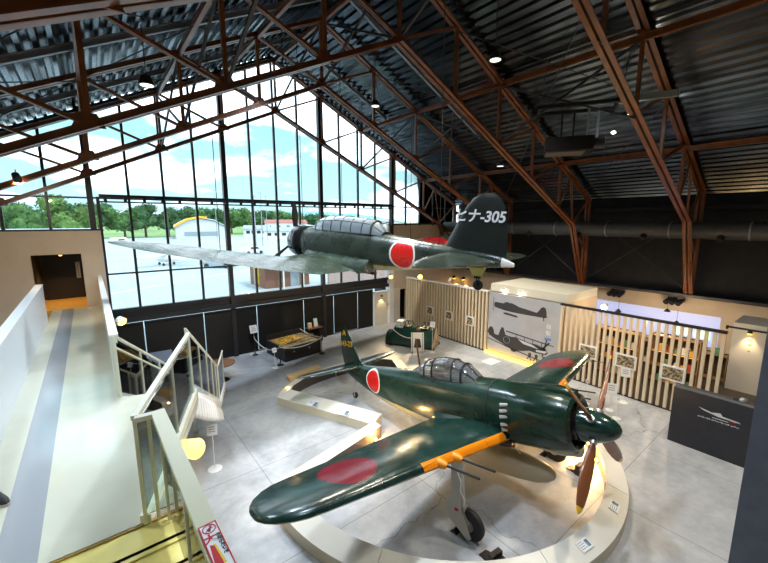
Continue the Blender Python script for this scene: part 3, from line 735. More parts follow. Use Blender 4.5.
# ---------------------------------------------------------------- aircraft
green = (.012, .045, .028)
def airframe(o, psi, pitc, bank, scale):
    f = V(sin(psi) * cos(pitc), cos(psi) * cos(pitc), sin(pitc)); s = V(cos(psi), -sin(psi), 0); u = s.cross(f)
    s2 = s * cos(bank) - u * sin(bank); u2 = s * sin(bank) + u * cos(bank)
    M = Matrix((f, -s2, u2)).transposed().to_4x4(); R3 = M.copy(); M = M @ Matrix.Scale(scale, 4)
    M.translation = V(o)
    return M
def sm(nt, e0, e1, x):
    r = N(nt, 'ShaderNodeMapRange', n1=e0, n2=e1); r.interpolation_type = 'SMOOTHSTEP'; nt.links.new(x, r.inputs[0]); return r.outputs[0]
def plane_mat(name, top, belly, kind, prm, rough=.22, metal=0.0, wear=.12):
    m, nt, b = newmat(name); src, xyz = objxyz(nt); x, y, z = xyz
    n = N(nt, 'ShaderNodeTexNoise', i_Scale=2.2, i_Detail=6); nt.links.new(src, n.inputs['Vector'])
    r = N(nt, 'ShaderNodeMapRange', n1=.35, n2=.65); nt.links.new(n.outputs[0], r.inputs[0])
    c = mixc(nt, r.outputs[0], tuple(v * (1 - wear * 2) for v in top), tuple(v * (1 + wear * 2) for v in top))
    tc = nt.nodes.new('ShaderNodeTexCoord'); sp = nt.nodes.new('ShaderNodeSeparateXYZ'); nt.links.new(tc.outputs['Normal'], sp.inputs[0])
    if kind == 'fus':
        zc = math_(nt, 'MULTIPLY_ADD', x, prm['bs'], prm['bz'])      # belly line z at x
        k = math_(nt, 'LESS_THAN', z, math_(nt, 'MULTIPLY_ADD', math_(nt, 'SUBTRACT', n.outputs[0], .5), .1, zc)); c = mixc(nt, k, c, belly)
    else:
        k = math_(nt, 'LESS_THAN', sp.outputs[2], -.12); c = mixc(nt, k, c, belly)
    # roundels
    def circ(ax, bx, r_):
        dx = math_(nt, 'SUBTRACT', ax[0], ax[1]); dy = math_(nt, 'SUBTRACT', bx[0], bx[1])
        d = math_(nt, 'SQRT', math_(nt, 'ADD', math_(nt, 'MULTIPLY', dx, dx), math_(nt, 'MULTIPLY', dy, dy)))
        return math_(nt, 'LESS_THAN', d, r_)
    if kind == 'fus' and prm.get('r'):
        c = mixc(nt, circ((x, prm['rx']), (z, prm['rz']), prm['r'] + prm['w']), c, (.85, .84, .78))
        c = mixc(nt, circ((x, prm['rx']), (z, prm['rz']), prm['r']), c, (.70, .012, .008))
    if kind == 'wing' and prm.get('r'):
        c = mixc(nt, circ((x, prm['rx']), (math_(nt, 'ABSOLUTE', y) if prm['ry'] > 0 else y, prm['ry']), prm['r']), c, prm.get('rc', (.17, .004, .014)))
    if kind == 'wing' and prm.get('le'):
        l0, sl, w, ya, yb = prm['le']
        ay = math_(nt, 'ABSOLUTE', y)
        k = math_(nt, 'GREATER_THAN', math_(nt, 'SUBTRACT', x, math_(nt, 'MULTIPLY_ADD', ay, sl, l0)), -w)
        k = math_(nt, 'MULTIPLY', k, math_(nt, 'MULTIPLY', math_(nt, 'GREATER_THAN', ay, ya), math_(nt, 'LESS_THAN', ay, yb)))
        c = mixc(nt, k, c, (.9, .26, .005))
    # panel joints
    def lines(o, sp_, ph, w): return math_(nt, 'LESS_THAN', math_(nt, 'FRACT', math_(nt, 'MULTIPLY_ADD', o, 1 / sp_, ph)), w)
    jx = lines(x, prm.get('jx', .62), .3, .018); jy = lines(y if kind != 'fus' else z, prm.get('jy', .55), .4, .02)
    j = math_(nt, 'MULTIPLY', math_(nt, 'MAXIMUM', jx, jy), .35)
    c = mixc(nt, j, c, tuple(v * .35 for v in top))
    nt.links.new(c, b.inputs['Base Color'])
    rr = N(nt, 'ShaderNodeMapRange', n3=rough - .06, n4=rough + .1); nt.links.new(n.outputs[0], rr.inputs[0]); nt.links.new(rr.outputs[0], b.inputs['Roughness'])
    b.inputs['Specular IOR Level'].default_value = prm.get('spec', .6); b.inputs['Metallic'].default_value = metal
    n3 = N(nt, 'ShaderNodeTexNoise', i_Scale=1.7, i_Detail=2); nt.links.new(src, n3.inputs['Vector'])
    bp = N(nt, 'ShaderNodeBump', i_Strength=prm.get('bump', .35), i_Distance=.05); nt.links.new(n3.outputs[0], bp.inputs['Height']); nt.links.new(bp.outputs[0], b.inputs['Normal'])
    return m

def ell(x, w, top, bot, n=28, e=2.2):
    zc, h = (top + bot) / 2, (top - bot) / 2; out = []
    for k in range(n):
        a = 2 * pi * k / n; ca, sa = cos(a), sin(a)
        out.append(V(x, w * math.copysign(abs(ca) ** (2 / e), ca), zc + h * math.copysign(abs(sa) ** (2 / e), sa)))
    return out
def interp(tab, x):
    for a, b in zip(tab, tab[1:]):
        if a[0] >= x >= b[0]:
            t = (a[0] - x) / (a[0] - b[0]) if a[0] != b[0] else 0
            t2 = t
            return [p + (q - p) * t2 for p, q in zip(a[1:], b[1:])]
    return list(tab[-1][1:])
def fuselage(tab, x0, x1, n=34):
    rings = []
    def cr(x):   # Catmull-Rom smoothing of the station table
        i = 0
        while i < len(tab) - 2 and tab[i + 1][0] > x: i += 1
        p0, p1, p2, p3 = tab[max(0, i - 1)], tab[i], tab[i + 1], tab[min(len(tab) - 1, i + 2)]
        t = (p1[0] - x) / (p1[0] - p2[0]); r = []
        for k in range(1, len(p1)):
            m1 = (p2[k] - p0[k]) / max(1e-6, (p0[0] - p2[0])) * (p1[0] - p2[0]); m2 = (p3[k] - p1[k]) / max(1e-6, (p1[0] - p3[0])) * (p1[0] - p2[0])
            r.append((2 * t**3 - 3 * t**2 + 1) * p1[k] + (t**3 - 2 * t**2 + t) * m1 + (-2 * t**3 + 3 * t**2) * p2[k] + (t**3 - t**2) * m2)
        return r
    for i in range(n + 1):
        x = x0 + (x1 - x0) * i / n; w, tp, bt = cr(x); rings.append(ell(x, max(w, .005), tp, bt))
    return MB().loft(rings)
AF = [(0, 0), (.0125, .035), (.05, .062), (.12, .082), (.25, .098), (.4, .095), (.6, .072), (.8, .04), (1, .004)]
AFL = [(.8, -.018), (.6, -.03), (.4, -.04), (.25, -.045), (.12, -.042), (.05, -.034), (.0125, -.02)]
def foil(le, te, off, ax, th=1.0, sym=False):
    """ax: function (x, thick) -> point"""
    pts = []
    up = AF; lo = [(a, -b) for a, b in AF[1:-1]][::-1] if sym else AFL
    for a, b in up + lo: pts.append(ax(le + (te - le) * a, b * abs(te - le) * th * (.7 if sym else 1)))
    return pts
def wingmesh(st, sgn, th=1.0, inc=0.0):
    rings = []
    for y, le, te, z, tk in st: rings.append(foil(le, te, z, (lambda yy, zz, l_: (lambda x, t: V(x, sgn * yy, zz + t - inc * min(1, yy / 4) * (l_ - x))))(y, z, le), tk * th))
    return MB().loft(rings)
def lin(a, b, t): return a + (b - a) * t

# ---- the green fighter on the floor
S = .976
FM = airframe((7.353, 2.246, 2.362), 3.084, .183, -.022, S)
base = FM @ V(-2.5, 0, -2.1); base.z = 0
fz = thing('fighter_aeroplane', 'dark green propeller fighter aeroplane with red roundels standing on the floor inside the white ring', 'aeroplane', (base.x, base.y, 0))
MF = Matrix.Translation(-base) @ FM
def fpart(name, mb, mat, parent=None, label=None):
    o = obj(name, mb, mat, parent or fz, label)
    if parent is None: o.matrix_local = MF
    return o
fm = plane_mat('fighter_fuselage_paint', (.008, .032, .018), (.30, .30, .20), 'fus', dict(spec=.45, bs=-.085, bz=-1.0, rx=-7.12, rz=.03, r=.35, w=.05, jx=.9, jy=.5))
ftab = [(-.75, .50, .50, -.50), (-.80, .575, .575, -.575), (-1.0, .62, .62, -.63), (-1.6, .65, .65, -.68), (-2.6, .61, .64, -.78), (-3.3, .57, .62, -.86), (-4.2, .54, .61, -.94), (-5.2, .47, .57, -.90), (-6.3, .38, .51, -.75), (-7.3, .27, .46, -.53), (-8.4, .14, .40, -.18), (-9.15, .03, .32, .12)]
fpart('fuselage', fuselage(ftab, -2.6, -9.15), fm)
cw = MB(); tabc = ftab[:5]
cowl = MB().loft([ell(x, *[v for v in interp(tabc, x)]) for x in (-.75, -.77, -.80, -.9, -1.0, -1.3, -1.6, -1.95, -2.25, -2.6)] + [ell(-2.62, .59, .62, -.74), ell(-2.62, .5, .5, -.5)], cap=False)
# inward lip and dark engine face
cowl.loft([ell(-.75, .50, .50, -.50), ell(-.80, .44, .44, -.44), ell(-1.0, .43, .43, -.43)], cap=False)
cw_o = fpart('cowling', cowl, plane_mat('cowling_paint', (.007, .030, .018), (.02, .04, .025), 'fus', dict(bs=0, bz=-.62, jx=1.5, jy=2.0, bump=.2), rough=.2))
obj('engine_face', MB().lathe([(.43, -.98), (.2, -.86), (.1, -.84)], ax='x', n=24), black, cw_o)
obj('cylinder_bank', (lambda mb: [mb.tube([(-.93, .18 * cos(a), .18 * sin(a)), (-.93, .4 * cos(a), .4 * sin(a))], .06, 8) for a in [2 * pi * k / 9 for k in range(9)]] and mb)(MB()), P('engine_metal', (.12, .12, .12), .4, .7), cw_o)
obj('top_intake', MB().loft([[V(x, w * cos(a), z + h * sin(a)) for a in [2 * pi * k / 16 for k in range(16)]] for x, w, z, h in ((-.78, .13, .60, .09), (-1.1, .16, .63, .10), (-1.7, .14, .62, .07), (-2.2, .05, .58, .04))]), cw_o.data.materials[0], cw_o)
obj('oil_cooler_lip', MB().loft([[V(x, w * cos(a), z + h * sin(a)) for a in [2 * pi * k / 16 for k in range(16)]] for x, w, z, h in ((-.78, .17, -.60, .10), (-1.2, .2, -.64, .13), (-1.9, .12, -.68, .08))]), P('cooler_grey', (.45, .46, .4), .4), cw_o)
exm = P('exhaust_white_metal', (.62, .6, .55), .35, .4)
for sg in (-1, 1):
    for k in range(5):
        z = .30 - k * .125 - (.05 if k > 2 else 0); yy = .63 * sqrt(max(.1, 1 - (z / .72) ** 2))
        obj('exhaust_stub', MB().tube([(-2.04, sg * (yy - .03), z), (-2.19, sg * (yy + .035), z - .01)], [.032, .04], 8), exm, cw_o)
fpart('cowl_gill', MB().loft([ell(-2.60, .620, .650, -.79), ell(-2.63, .616, .646, -.787)], cap=False), black)
wst_ = []
def LE(y): return -2.10 - .075 * (y - .6)
def TE(y): return -4.28 + .10 * (y - .6)
for y in [0, .5, 1, 1.6, 2.3, 3, 3.7, 4.4, 5.0, 5.3, 5.5, 5.7, 5.82, 5.88, 5.9]:
    le, te = LE(y), TE(y)
    if y > 5.1:
        q = max(.0, 1 - ((y - 5.1) / .805) ** 2) ** .45; mid = lin(le, te, .42); le = mid + (le - mid) * q; te = mid + (te - mid) * q
    wst_.append((y, le, te, -.50 + .10 * max(0, y - .2), 1.15 if y < 4 else 1.0))
wm = plane_mat('fighter_wing_paint', (.007, .030, .024), (.30, .31, .24), 'wing', dict(rx=-3.12, ry=4.15, r=.54, le=(-2.10 + .045, -.075, .095, .62, 3.05), jx=.7, jy=.9, spec=.6), rough=.2)
for sg, nm in ((-1, 'stbd'), (1, 'port')):
    w = fpart('wing', wingmesh(wst_, sg), wm)
    # fillet
    fl = []
    for i in range(9):
        x = -2.5 - i * .22; q = sin(pi * min(1, (i + .5) / 8.5)) * .6
        fl.append([V(x, sg * (.42 - .02 * i), -.05 - .02 * i), V(x, sg * (.52 + .12 * q), -.28), V(x, sg * (.62 + .2 * q), -.40), V(x, sg * (.62 + .2 * q), -.47), V(x, sg * (.4 - .03 * i), -.55 + .03 * i)])
    obj('wing_fillet', MB().loft(fl), plane_mat('fillet_paint', (.008, .032, .024), (.3, .3, .24), 'wing', dict(jx=.4, jy=5)), w)
    for j, yg in enumerate((2.2, 2.62)):
        zg = -.50 + .10 * (yg - .2)
        obj('gun_fairing', MB().lathe([(.03, .14), (.075, .08), (.095, -.05), (.085, -.25), (.03, -.5)], c=(LE(yg), sg * yg, zg + .03), ax='x', n=14), P('yellow_fairing', (.85, .30, .01), .4), w)
        obj('gun_barrel', MB().tube([(LE(yg), sg * yg, zg + .03), (LE(yg) + .85, sg * yg, zg + .03)], .022, 8), P('gun_black', (.008, .008, .008), .7), w)
    obj('pitot', MB().tube([(LE(5.0), sg * 5.0, -.02), (LE(5.0) + .45, sg * 5.0, -.02)], .012, 6), black, w) if sg > 0 else None
    ail = MB()
    ail.prism([(TE(3.2) + .42, sg * 3.2, -.5 + .3 + .075), (TE(5.2) + .32, sg * 5.2, -.5 + .5 + .055), (TE(5.2) + .31, sg * 5.2, -.5 + .5 + .055), (TE(3.2) + .41, sg * 3.2, -.5 + .3 + .075)], (0, 0, .003))
    # stabiliser
    st = []
    for y in [0, .4, .9, 1.4, 1.7, 1.98, 2.12, 2.18]:
        le, te = -7.95 - .22 * y, -9.0 + .02 * y
        if y > 1.4: q = sqrt(max(0, 1 - ((y - 1.4) / .785) ** 2)); mid = lin(le, te, .5); le = mid + (le - mid) * q; te = mid + (te - mid) * q
        st.append((y, le, te, .36 + .02 * y, .9))
    fpart('tailplane', wingmesh(st, sg), plane_mat('tailplane_paint', (.008, .034, .026), (.3, .31, .24), 'wing', dict(jx=.7, jy=.6)))
    # landing gear
    gy = sg * 1.93; gzt = -.50 + .10 * 1.7
    zbt = -2.06 + .03 * sg
    wx = -2.30
    lg = fpart('landing_gear', MB().tube([(-2.36, gy, gzt - .04), (-2.42, gy, zbt + .7), (wx, gy + sg * .04, zbt + .34)], [.06, .05, .045], 14), P('gear_grey', (.5, .5, .44), .4))
    cov = MB().prism([(-2.24, gy + sg * .06, gzt - .06), (-2.54, gy + sg * .06, gzt - .06), (-2.58, gy + sg * .10, zbt + 1.0), (-2.80, gy + sg * .12, zbt + .66), (-2.70, gy + sg * .13, zbt + .38), (-2.26, gy + sg * .14, zbt + .10), (-2.18, gy + sg * .14, zbt + .16), (-2.40, gy + sg * .12, zbt + .72), (-2.36, gy + sg * .09, zbt + 1.1)], (0, sg * .022, 0))
    obj('gear_cover', cov, P('cover_grey', (.50, .49, .42), .35), lg)
    obj('gear_stripe', MB().box((-2.52, gy + sg * .15 - .02, zbt + .62), (-2.44, gy + sg * .15 + .02, zbt + .66)), red, lg)
    wh_ = fpart('wheel', MB().lathe([(.12, -.075), (.25, -.08), (.31, -.05), (.32, 0), (.31, .05), (.25, .08), (.12, .075)], c=(wx, gy - sg * .02, zbt + .32), ax='y', n=30), rubber)
    obj('wheel_hub', MB().lathe([(.0, -.085), (.12, -.08), (.13, 0), (.12, .08), (.0, .085)], c=(wx, gy - sg * .02, zbt + .32), ax='y', n=20), alu, wh_)
    obj('brake_hose', MB().tube([(-2.34, gy + sg * .16, zbt + 1.45), (-2.24, gy + sg * .2, zbt + 1.3), (-2.30, gy + sg * .18, zbt + 1.1), (-2.2, gy + sg * .2, zbt + .95), (-2.26, gy + sg * .18, zbt + .8)], .012, 6), white, lg)
# fin and rudder
def finmesh(st, yc=0):
    rings = []
    for z, le, te, tk in st: rings.append(foil(le, te, 0, (lambda zz: (lambda x, t: V(x, t + yc, zz)))(z), tk, sym=True))
    return MB().loft(rings)
fin = fpart('tail_fin', finmesh([(.2, -7.75, -9.05, 1), (.45, -8.0, -9.12, 1), (.8, -8.22, -9.18, 1), (1.15, -8.42, -9.18, 1), (1.45, -8.58, -9.12, 1), (1.65, -8.7, -9.03, 1), (1.74, -8.8, -8.93, .9), (1.76, -8.84, -8.88, .5)]), plane_mat('fin_paint', (.009, .036, .02), (.009, .036, .02), 'wing', dict(jx=.9, jy=4)))
yl_paint = P('yellow_code_paint', (.85, .5, .02), .5)
def yfin(z): return .062
text('343-23', .27, yl_paint, fin, (-8.77, -.058, 1.12), (1, 0, 0), (0, 0, 1), ext=.006, bold=.006, name='code_number')
text('A', .27, yl_paint, fin, (-8.85, -.045, 1.52), (1, 0, 0), (0, 0, 1), ext=.006, bold=.008, name='code_letter')
tail = fpart('tail_wheel', MB().lathe([(.04, -.04), (.1, -.045), (.12, 0), (.1, .045), (.04, .04)], c=(-8.6, 0, -.74), ax='y', n=20), rubber)
obj('tail_wheel_fork', MB().tube([(-8.6, -.05, -.74), (-8.5, -.03, -.35), (-8.35, 0, .0)], [.02, .025, .04], 8), alu, tail)
obj('tail_wheel_hub', MB().lathe([(0, -.052), (.05, -.05), (.05, .05), (0, .052)], c=(-8.6, 0, -.74), ax='y', n=14), alu, tail)
# canopy
ct = [(-3.12, .22, .62), (-3.28, .27, .78), (-3.48, .30, .93), (-3.78, .31, 1.02), (-4.12, .31, 1.04), (-4.46, .30, .99), (-4.78, .27, .90), (-5.1, .18, .74), (-5.4, .08, .59)]
def arch(x, w, h, n=18, zb=.50, e=1.0): return [V(x, w * cos(pi * k / n), zb + (h - zb) * sin(pi * k / n) ** .75) for k in range(n + 1)]
def hazy(name, k, col, refl):
    g_ = glassmat(name, (.8, .84, .87), refl, .06); n_ = g_.node_tree; o_ = [n for n in n_.nodes if n.type == 'OUTPUT_MATERIAL'][0]; src_ = o_.inputs[0].links[0].from_socket
    d_ = n_.nodes.new('ShaderNodeBsdfDiffuse'); d_.inputs[0].default_value = c4(col); m_ = n_.nodes.new('ShaderNodeMixShader'); m_.inputs[0].default_value = k
    n_.links.new(src_, m_.inputs[1]); n_.links.new(d_.outputs[0], m_.inputs[2]); n_.links.new(m_.outputs[0], o_.inputs[0]); return g_
cgl = hazy('fighter_glazing', .22, (.6, .62, .62), 4.0)
cmb = MB().loft([arch(*c) for c in ct], cap=False, closed=False)
cano = fpart('canopy', cmb, cgl)
frm = MB()
for i, c in enumerate(ct):
    if i in (0, 2, 3, 5, 6): frm.tube([p * 1.0 + V(0, 0, .004) for p in arch(*c)], .022 if i != 2 else .032, 6)
mid = [V(x, 0, h + .004) for x, w, h in ct[:7]]
frm.tube(mid, .018, 6)
for sg in (-1, 1):
    frm.tube([arch(*c)[4 if sg > 0 else 14] for c in ct[:7]], .018, 6); frm.tube([arch(*c)[0 if sg > 0 else 18] for c in ct], .025, 6)
obj('canopy_frame', frm, black, cano)
cock = MB().box((-4.75, -.27, .45), (-3.3, .27, .56))
obj('cockpit_floor', cock, black, cano)
obj('pilot_seat', MB().box((-4.5, -.2, .56), (-4.1, .2, .62)).box((-4.56, -.2, .56), (-4.5, .2, .95)), P('seat_brown', (.2, .09, .04), .6), cano)
obj('gun_sight', MB().box((-3.5, -.05, .6), (-3.42, .05, .84)), black, cano)
fpart('antenna_mast', MB().tube([(-5.15, 0, .55), (-5.22, 0, 1.5)], [.035, .018], 8), brown)
# spinner and propeller
spn = fpart('spinner', MB().lathe([(.0, 0), (.05, -.008), (.11, -.04), (.17, -.1), (.225, -.19), (.275, -.31), (.31, -.45), (.335, -.62), (.34, -.72)], ax='x', n=30), P('spinner_green', (.007, .034, .022), .18, coat=.4))
prop_m, nt, b = newmat('propeller_brown')
src, xyz = objxyz(nt)
dd2 = math_(nt, 'SQRT', math_(nt, 'ADD', math_(nt, 'MULTIPLY', xyz[1], xyz[1]), math_(nt, 'MULTIPLY', xyz[2], xyz[2])))
nt.links.new(mixc(nt, math_(nt, 'GREATER_THAN', dd2, 1.53), (.24, .075, .025), (.9, .55, .01)), b.inputs['Base Color']); b.inputs['Roughness'].default_value = .22; b.inputs['Coat Weight'].default_value = .5
def blade(ph, x=-.45, R=1.65, w=.15, tw=1.0, cs=.84):
    rings = []; rad = V(0, sin(ph), cos(ph)); tang = V(0, cos(ph), -sin(ph)); ax_x = V(1, 0, 0)
    for q, ch in ((.12, .045), (.18, .05), (.28, .09), (.42, .13), (.6, .15), (.75, .145), (.88, .12), (.96, .08), (1.0, .02)):
        ch *= cs; r = R * q; be = radians(62 - 40 * q) * tw; cd = tang * cos(be) + ax_x * sin(be) * 1.0; nd_ = tang * -sin(be) + ax_x * cos(be)
        th = .045 * (1.15 - q) + .006 if q > .2 else .045
        c_ = V(x, 0, 0) + rad * r
        rings.append([c_ + cd * (ch * cos(a)) + nd_ * (th * sin(a)) for a in [2 * pi * k / 14 for k in range(14)]])
    return MB().loft(rings)
for k in range(4):
    bl = fpart('propeller_blade', blade(-(radians(45) + k * pi / 2), tw=-1), prop_m)
    rad = V(0, sin(-(radians(45) + k * pi / 2)), cos(radians(45) + k * pi / 2))
    obj('blade_cuff', MB().tube([V(-.45, 0, 0) + rad * .27, V(-.45, 0, 0) + rad * .35], .075, 14), alu, bl)
# belly tank with bracket
tk = fpart('drop_tank', MB().lathe([(.0, -1.35), (.08, -1.38), (.17, -1.5), (.25, -1.75), (.30, -2.2), (.31, -2.8), (.28, -3.4), (.2, -3.95), (.1, -4.35), (0, -4.6)], c=(0, -.05, -1.28), ax='x', n=26), P('tank_cream', (.55, .46, .30), .3))
obj('tank_bracket', MB().beam((-2.3, -.1, -.72), (-2.1, -.08, -1.05), .03, .03).beam((-2.7, -.1, -.72), (-2.9, -.08, -1.05), .03, .03).beam((-2.4, .08, -.72), (-2.4, .0, -1.05), .03, .03), white, tk)
# belly intake teeth under the cowling side
fpart('under_exhaust', MB().tube([(-2.1, -.42, -.62), (-2.45, -.5, -.66)], .05, 8).tube([(-2.1, -.3, -.72), (-2.45, -.36, -.76)], .05, 8).tube([(-2.1, .3, -.72), (-2.45, .36, -.76)], .05, 8), P('dark_exhaust', (.1, .05, .03), .5))

# wheel chocks
for sg, nm in ((-1, 'near'), (1, 'far')):
    p = FM @ V(-2.30, sg * 1.93, -2.07)
    t = thing('wheel_chock', 'black stepped wheel chock in front of the ' + nm + ' main wheel of the green fighter', 'chock', (p.x - .06, p.y - .36, 0), radians(-6), group='black wheel chocks')
    ckm = P('chock_dark_wood', (.035, .02, .015), .5)
    obj('chock_block', MB().prism([(-.13, -.2, 0), (-.13, -.2, .26), (-.13, -.3, .26), (-.13, -.3, .17), (-.13, -.4, .17), (-.13, -.4, .09), (-.13, -.47, .09), (-.13, -.47, 0)], (.26, 0, 0)), ckm, t)
    obj('chock_ramp', MB().prism([(-.1, .06, 0), (-.1, -.2, .1), (-.1, -.2, 0)], (.2, 0, 0)), ckm, t)
    t = thing('wheel_chock', 'small black chock behind the ' + nm + ' main wheel of the green fighter', 'chock', (p.x, p.y + .34, 0), radians(4), group='small rear chocks')
    obj('chock_block', MB().prism([(-.16, .08, 0), (-.16, -.02, .12), (-.16, -.08, 0)], (.32, 0, 0)), black, t)

# ---- the hanging aeroplane
KM = airframe((7.1, 15.751, 5.425), -.161, .044, .019, 1.0)
kb = KM @ V(-4, 0, -.7)
kz = thing('bomber_aeroplane', 'long dark green propeller aeroplane with red roundel hanging on cables before the glass gable', 'aeroplane', tuple(kb))
MK = Matrix.Translation(-kb) @ KM
def kpart(name, mb, mat, parent=None, label=None):
    o = obj(name, mb, mat, parent or kz, label)
    if parent is None: o.matrix_local = MK
    return o
kbelly = (.46, .44, .24)
kfm = plane_mat('bomber_fuselage_paint', (.022, .032, .022), kbelly, 'fus', dict(bs=-.055, bz=-.78, rx=-6.80, rz=.02, r=.44, w=.065, jx=.8, jy=.45, bump=.5, spec=.8), rough=.26)
ktab = [(-1.55, .62, .62, -.66), (-2.0, .62, .64, -.70), (-3, .60, .66, -.78), (-4.2, .56, .66, -.78), (-5.4, .50, .62, -.70), (-6.5, .42, .56, -.56), (-7.6, .32, .48, -.38), (-8.8, .20, .40, -.20), (-9.8, .10, .30, -.05), (-10.35, .01, .12, .02)]
kpart('fuselage', fuselage(ktab, -1.55, -10.0), kfm)
kpart('tail_cone', fuselage(ktab, -10.0, -10.35, n=6), P('tail_cone_white', (.75, .75, .7), .4))
kc = MB().loft([ell(x, r, r, -r) for x, r in ((-.62, .50), (-.60, .54), (-.62, .60), (-.75, .66), (-1.0, .70), (-1.35, .70), (-1.55, .66))] + [ell(-1.55, .5, .5, -.5)], cap=False)
kc.loft([ell(-.62, .50, .5, -.5), ell(-.8, .46, .46, -.46)], cap=False)
kco = kpart('cowling', kc, P('cowling_black', (.012, .012, .014), .18, coat=.5))
obj('cowling_seam', MB().loft([ell(-1.10, .706, .706, -.706), ell(-1.14, .706, .706, -.706)], cap=False), grey_steel, kco)
obj('engine_face', MB().lathe([(.46, -.9), (.2, -.72), (.1, -.66)], ax='x', n=24), P('engine_bronze', (.25, .15, .07), .4, .6), kco)
kpart('spinner', MB().lathe([(0, -.05), (.08, -.09), (.14, -.2), (.18, -.38), (.19, -.6)], ax='x', n=20), brown)
for k in range(3):
    kpart('propeller_blade', blade(radians(4) + k * 2 * pi / 3, x=-.42, R=1.6), P('dark_blade', (.02, .017, .015), .35))
kw = []
def kz_(y): return -.66 if y < 2.2 else -.66 + (y - 2.2) * .185
for y in [0, .5, 1.2, 2.2, 3.2, 4.2, 5.0, 5.8, 6.35, 6.8, 7.1, 7.28, 7.4, 7.44, 7.45]:
    le = -1.95 - .14 * y; te = -5.25 + .13 * y
    if y > 5.5: q = sqrt(max(0, 1 - ((y - 5.5) / 1.955) ** 2)); md = lin(le, te, .5); le = md + (le - md) * q; te = md + (te - md) * q
    kw.append((y, le, te, kz_(y), 1.15))
kwm = plane_mat('bomber_wing_paint', (.030, .046, .032), kbelly, 'wing', dict(rx=-3.6, ry=-5.9, r=.72, rc=(.35, .015, .02), jx=.8, jy=1.1, bump=.6, spec=.9), rough=.24)
for sg in (-1, 1):
    w = kpart('wing', wingmesh(kw, sg, inc=.06), kwm)
    fl = []
    for i in range(14):
        x = -2.0 - i * .27; q = sin(pi * min(1, (i + .5) / 13.5)) * .8
        fl.append([V(x, sg * (.50 - .012 * i), -.16 - .012 * i), V(x, sg * (.60 + .08 * q), -.30), V(x, sg * (.68 + .2 * q), -.40), V(x, sg * (.76 + .34 * q), -.49 - .01 * i), V(x, sg * (.76 + .34 * q), -.62 - .01 * i), V(x, sg * .3, -.72)])
    obj('wing_fillet', MB().loft(fl), kwm, w)
    st = []
    for y in [0, .5, 1.2, 1.8, 2.3, 2.65, 2.85, 2.95]:
        le, te = -8.1 - .28 * y, -10.0 + .1 * y
        if y > 1.8: q = sqrt(max(0, 1 - ((y - 1.8) / 1.16) ** 2)); md = lin(le, te, .55); le = md + (le - md) * q; te = md + (te - md) * q
        st.append((y, le, te, .12, .8))
    kpart('tailplane', wingmesh(st, sg), plane_mat('bomber_tailplane_paint', (.028, .04, .03), kbelly, 'wing', dict(jx=.9, jy=.8)))
kf = kpart('tail_fin', finmesh([(.15, -7.9, -10.1, .8), (.5, -8.2, -10.12, .9), (.9, -8.42, -10.08, .9), (1.3, -8.62, -10.02, .9), (1.6, -8.8, -9.94, .9), (1.8, -8.98, -9.82, .9), (1.92, -9.18, -9.66, .8), (1.95, -9.3, -9.5, .5)]), plane_mat('bomber_fin_paint', (.006, .010, .008), (.006, .010, .008), 'wing', dict(jx=9, jy=9), rough=.35))
text('ヒナ-305', .41, P('white_code_paint', (.85, .85, .85), .5), kf, (-9.24, .095, 1.30), (-1, 0, 0), (0, 0, 1), ext=.01, bold=.008, name='code_number', shear=.15)
# greenhouse canopy: hazy plastic glazing
hazy_glazing = hazy('greenhouse_glazing', .4, (.42, .48, .52), 5.0)
kct = [(-1.95, .30, .66), (-2.25, .34, .98), (-2.7, .36, 1.10), (-3.2, .36, 1.12), (-3.75, .36, 1.12), (-4.3, .36, 1.10), (-4.85, .35, 1.07), (-5.3, .34, 1.02), (-5.75, .22, .66)]
kc_g = kpart('canopy', MB().loft([arch(*c, zb=.55) for c in kct], cap=False, closed=False), hazy_glazing)
kfr = MB()
for i, c in enumerate(kct): kfr.tube(arch(*c, zb=.55), .028 if i != 7 else .04, 6)
for j in (0, 4, 14, 18): kfr.tube([arch(*c, zb=.55)[j] for c in kct], .02, 6)
kfr.tube([V(x, 0, h) for x, w, h in kct], .018, 6)
obj('canopy_frame', kfr, P('canopy_frame_paint', (.05, .065, .05), .3), kc_g)
obj('cockpit_floor', MB().box((-5.5, -.28, .5), (-2.1, .28, .58)), black, kc_g)
obj('crew_seat', MB().box((-3.1, -.18, .58), (-2.8, .18, .9)).box((-4.2, -.18, .58), (-3.9, .18, .88)).box((-5.1, -.18, .58), (-4.8, .18, .85)), P('crew_seat_grey', (.3, .32, .33), .7), kc_g)
obj('rear_gun', MB().tube([(-5.3, 0, .9), (-5.9, 0, 1.0)], .02, 6), black, kc_g)
kpart('torpedo_rack', MB().box((-4.9, -.5, -.98), (-3.0, -.35, -.88)).box((-4.8, -.3, -.95), (-3.2, -.2, -.78)).box((-4.5, -.55, -.95), (-4.4, .1, -.7)).box((-3.5, -.55, -.95), (-3.4, .1, -.7)), P('rack_dark', (.05, .03, .02), .5))
tw_ = kpart('tail_wheel', MB().lathe([(.04, -.05), (.13, -.055), (.15, 0), (.13, .055), (.04, .05)], c=(-9.35, 0, -.62), ax='y', n=20), rubber)
obj('tail_wheel_strut', MB().prism([(-9.0, -.02, -.12), (-9.55, -.02, -.08), (-9.42, -.02, -.42), (-9.22, -.02, -.42)], (0, .04, 0)), P('strut_yellow_green', (.5, .52, .15), .5), tw_)
obj('tail_wheel_fork', MB().tube([(-9.32, -.07, -.38), (-9.35, -.07, -.62)], .02, 6).tube([(-9.32, .07, -.38), (-9.35, .07, -.62)], .02, 6).box((-9.4, -.08, -.42), (-9.24, .08, -.36)), black, tw_)
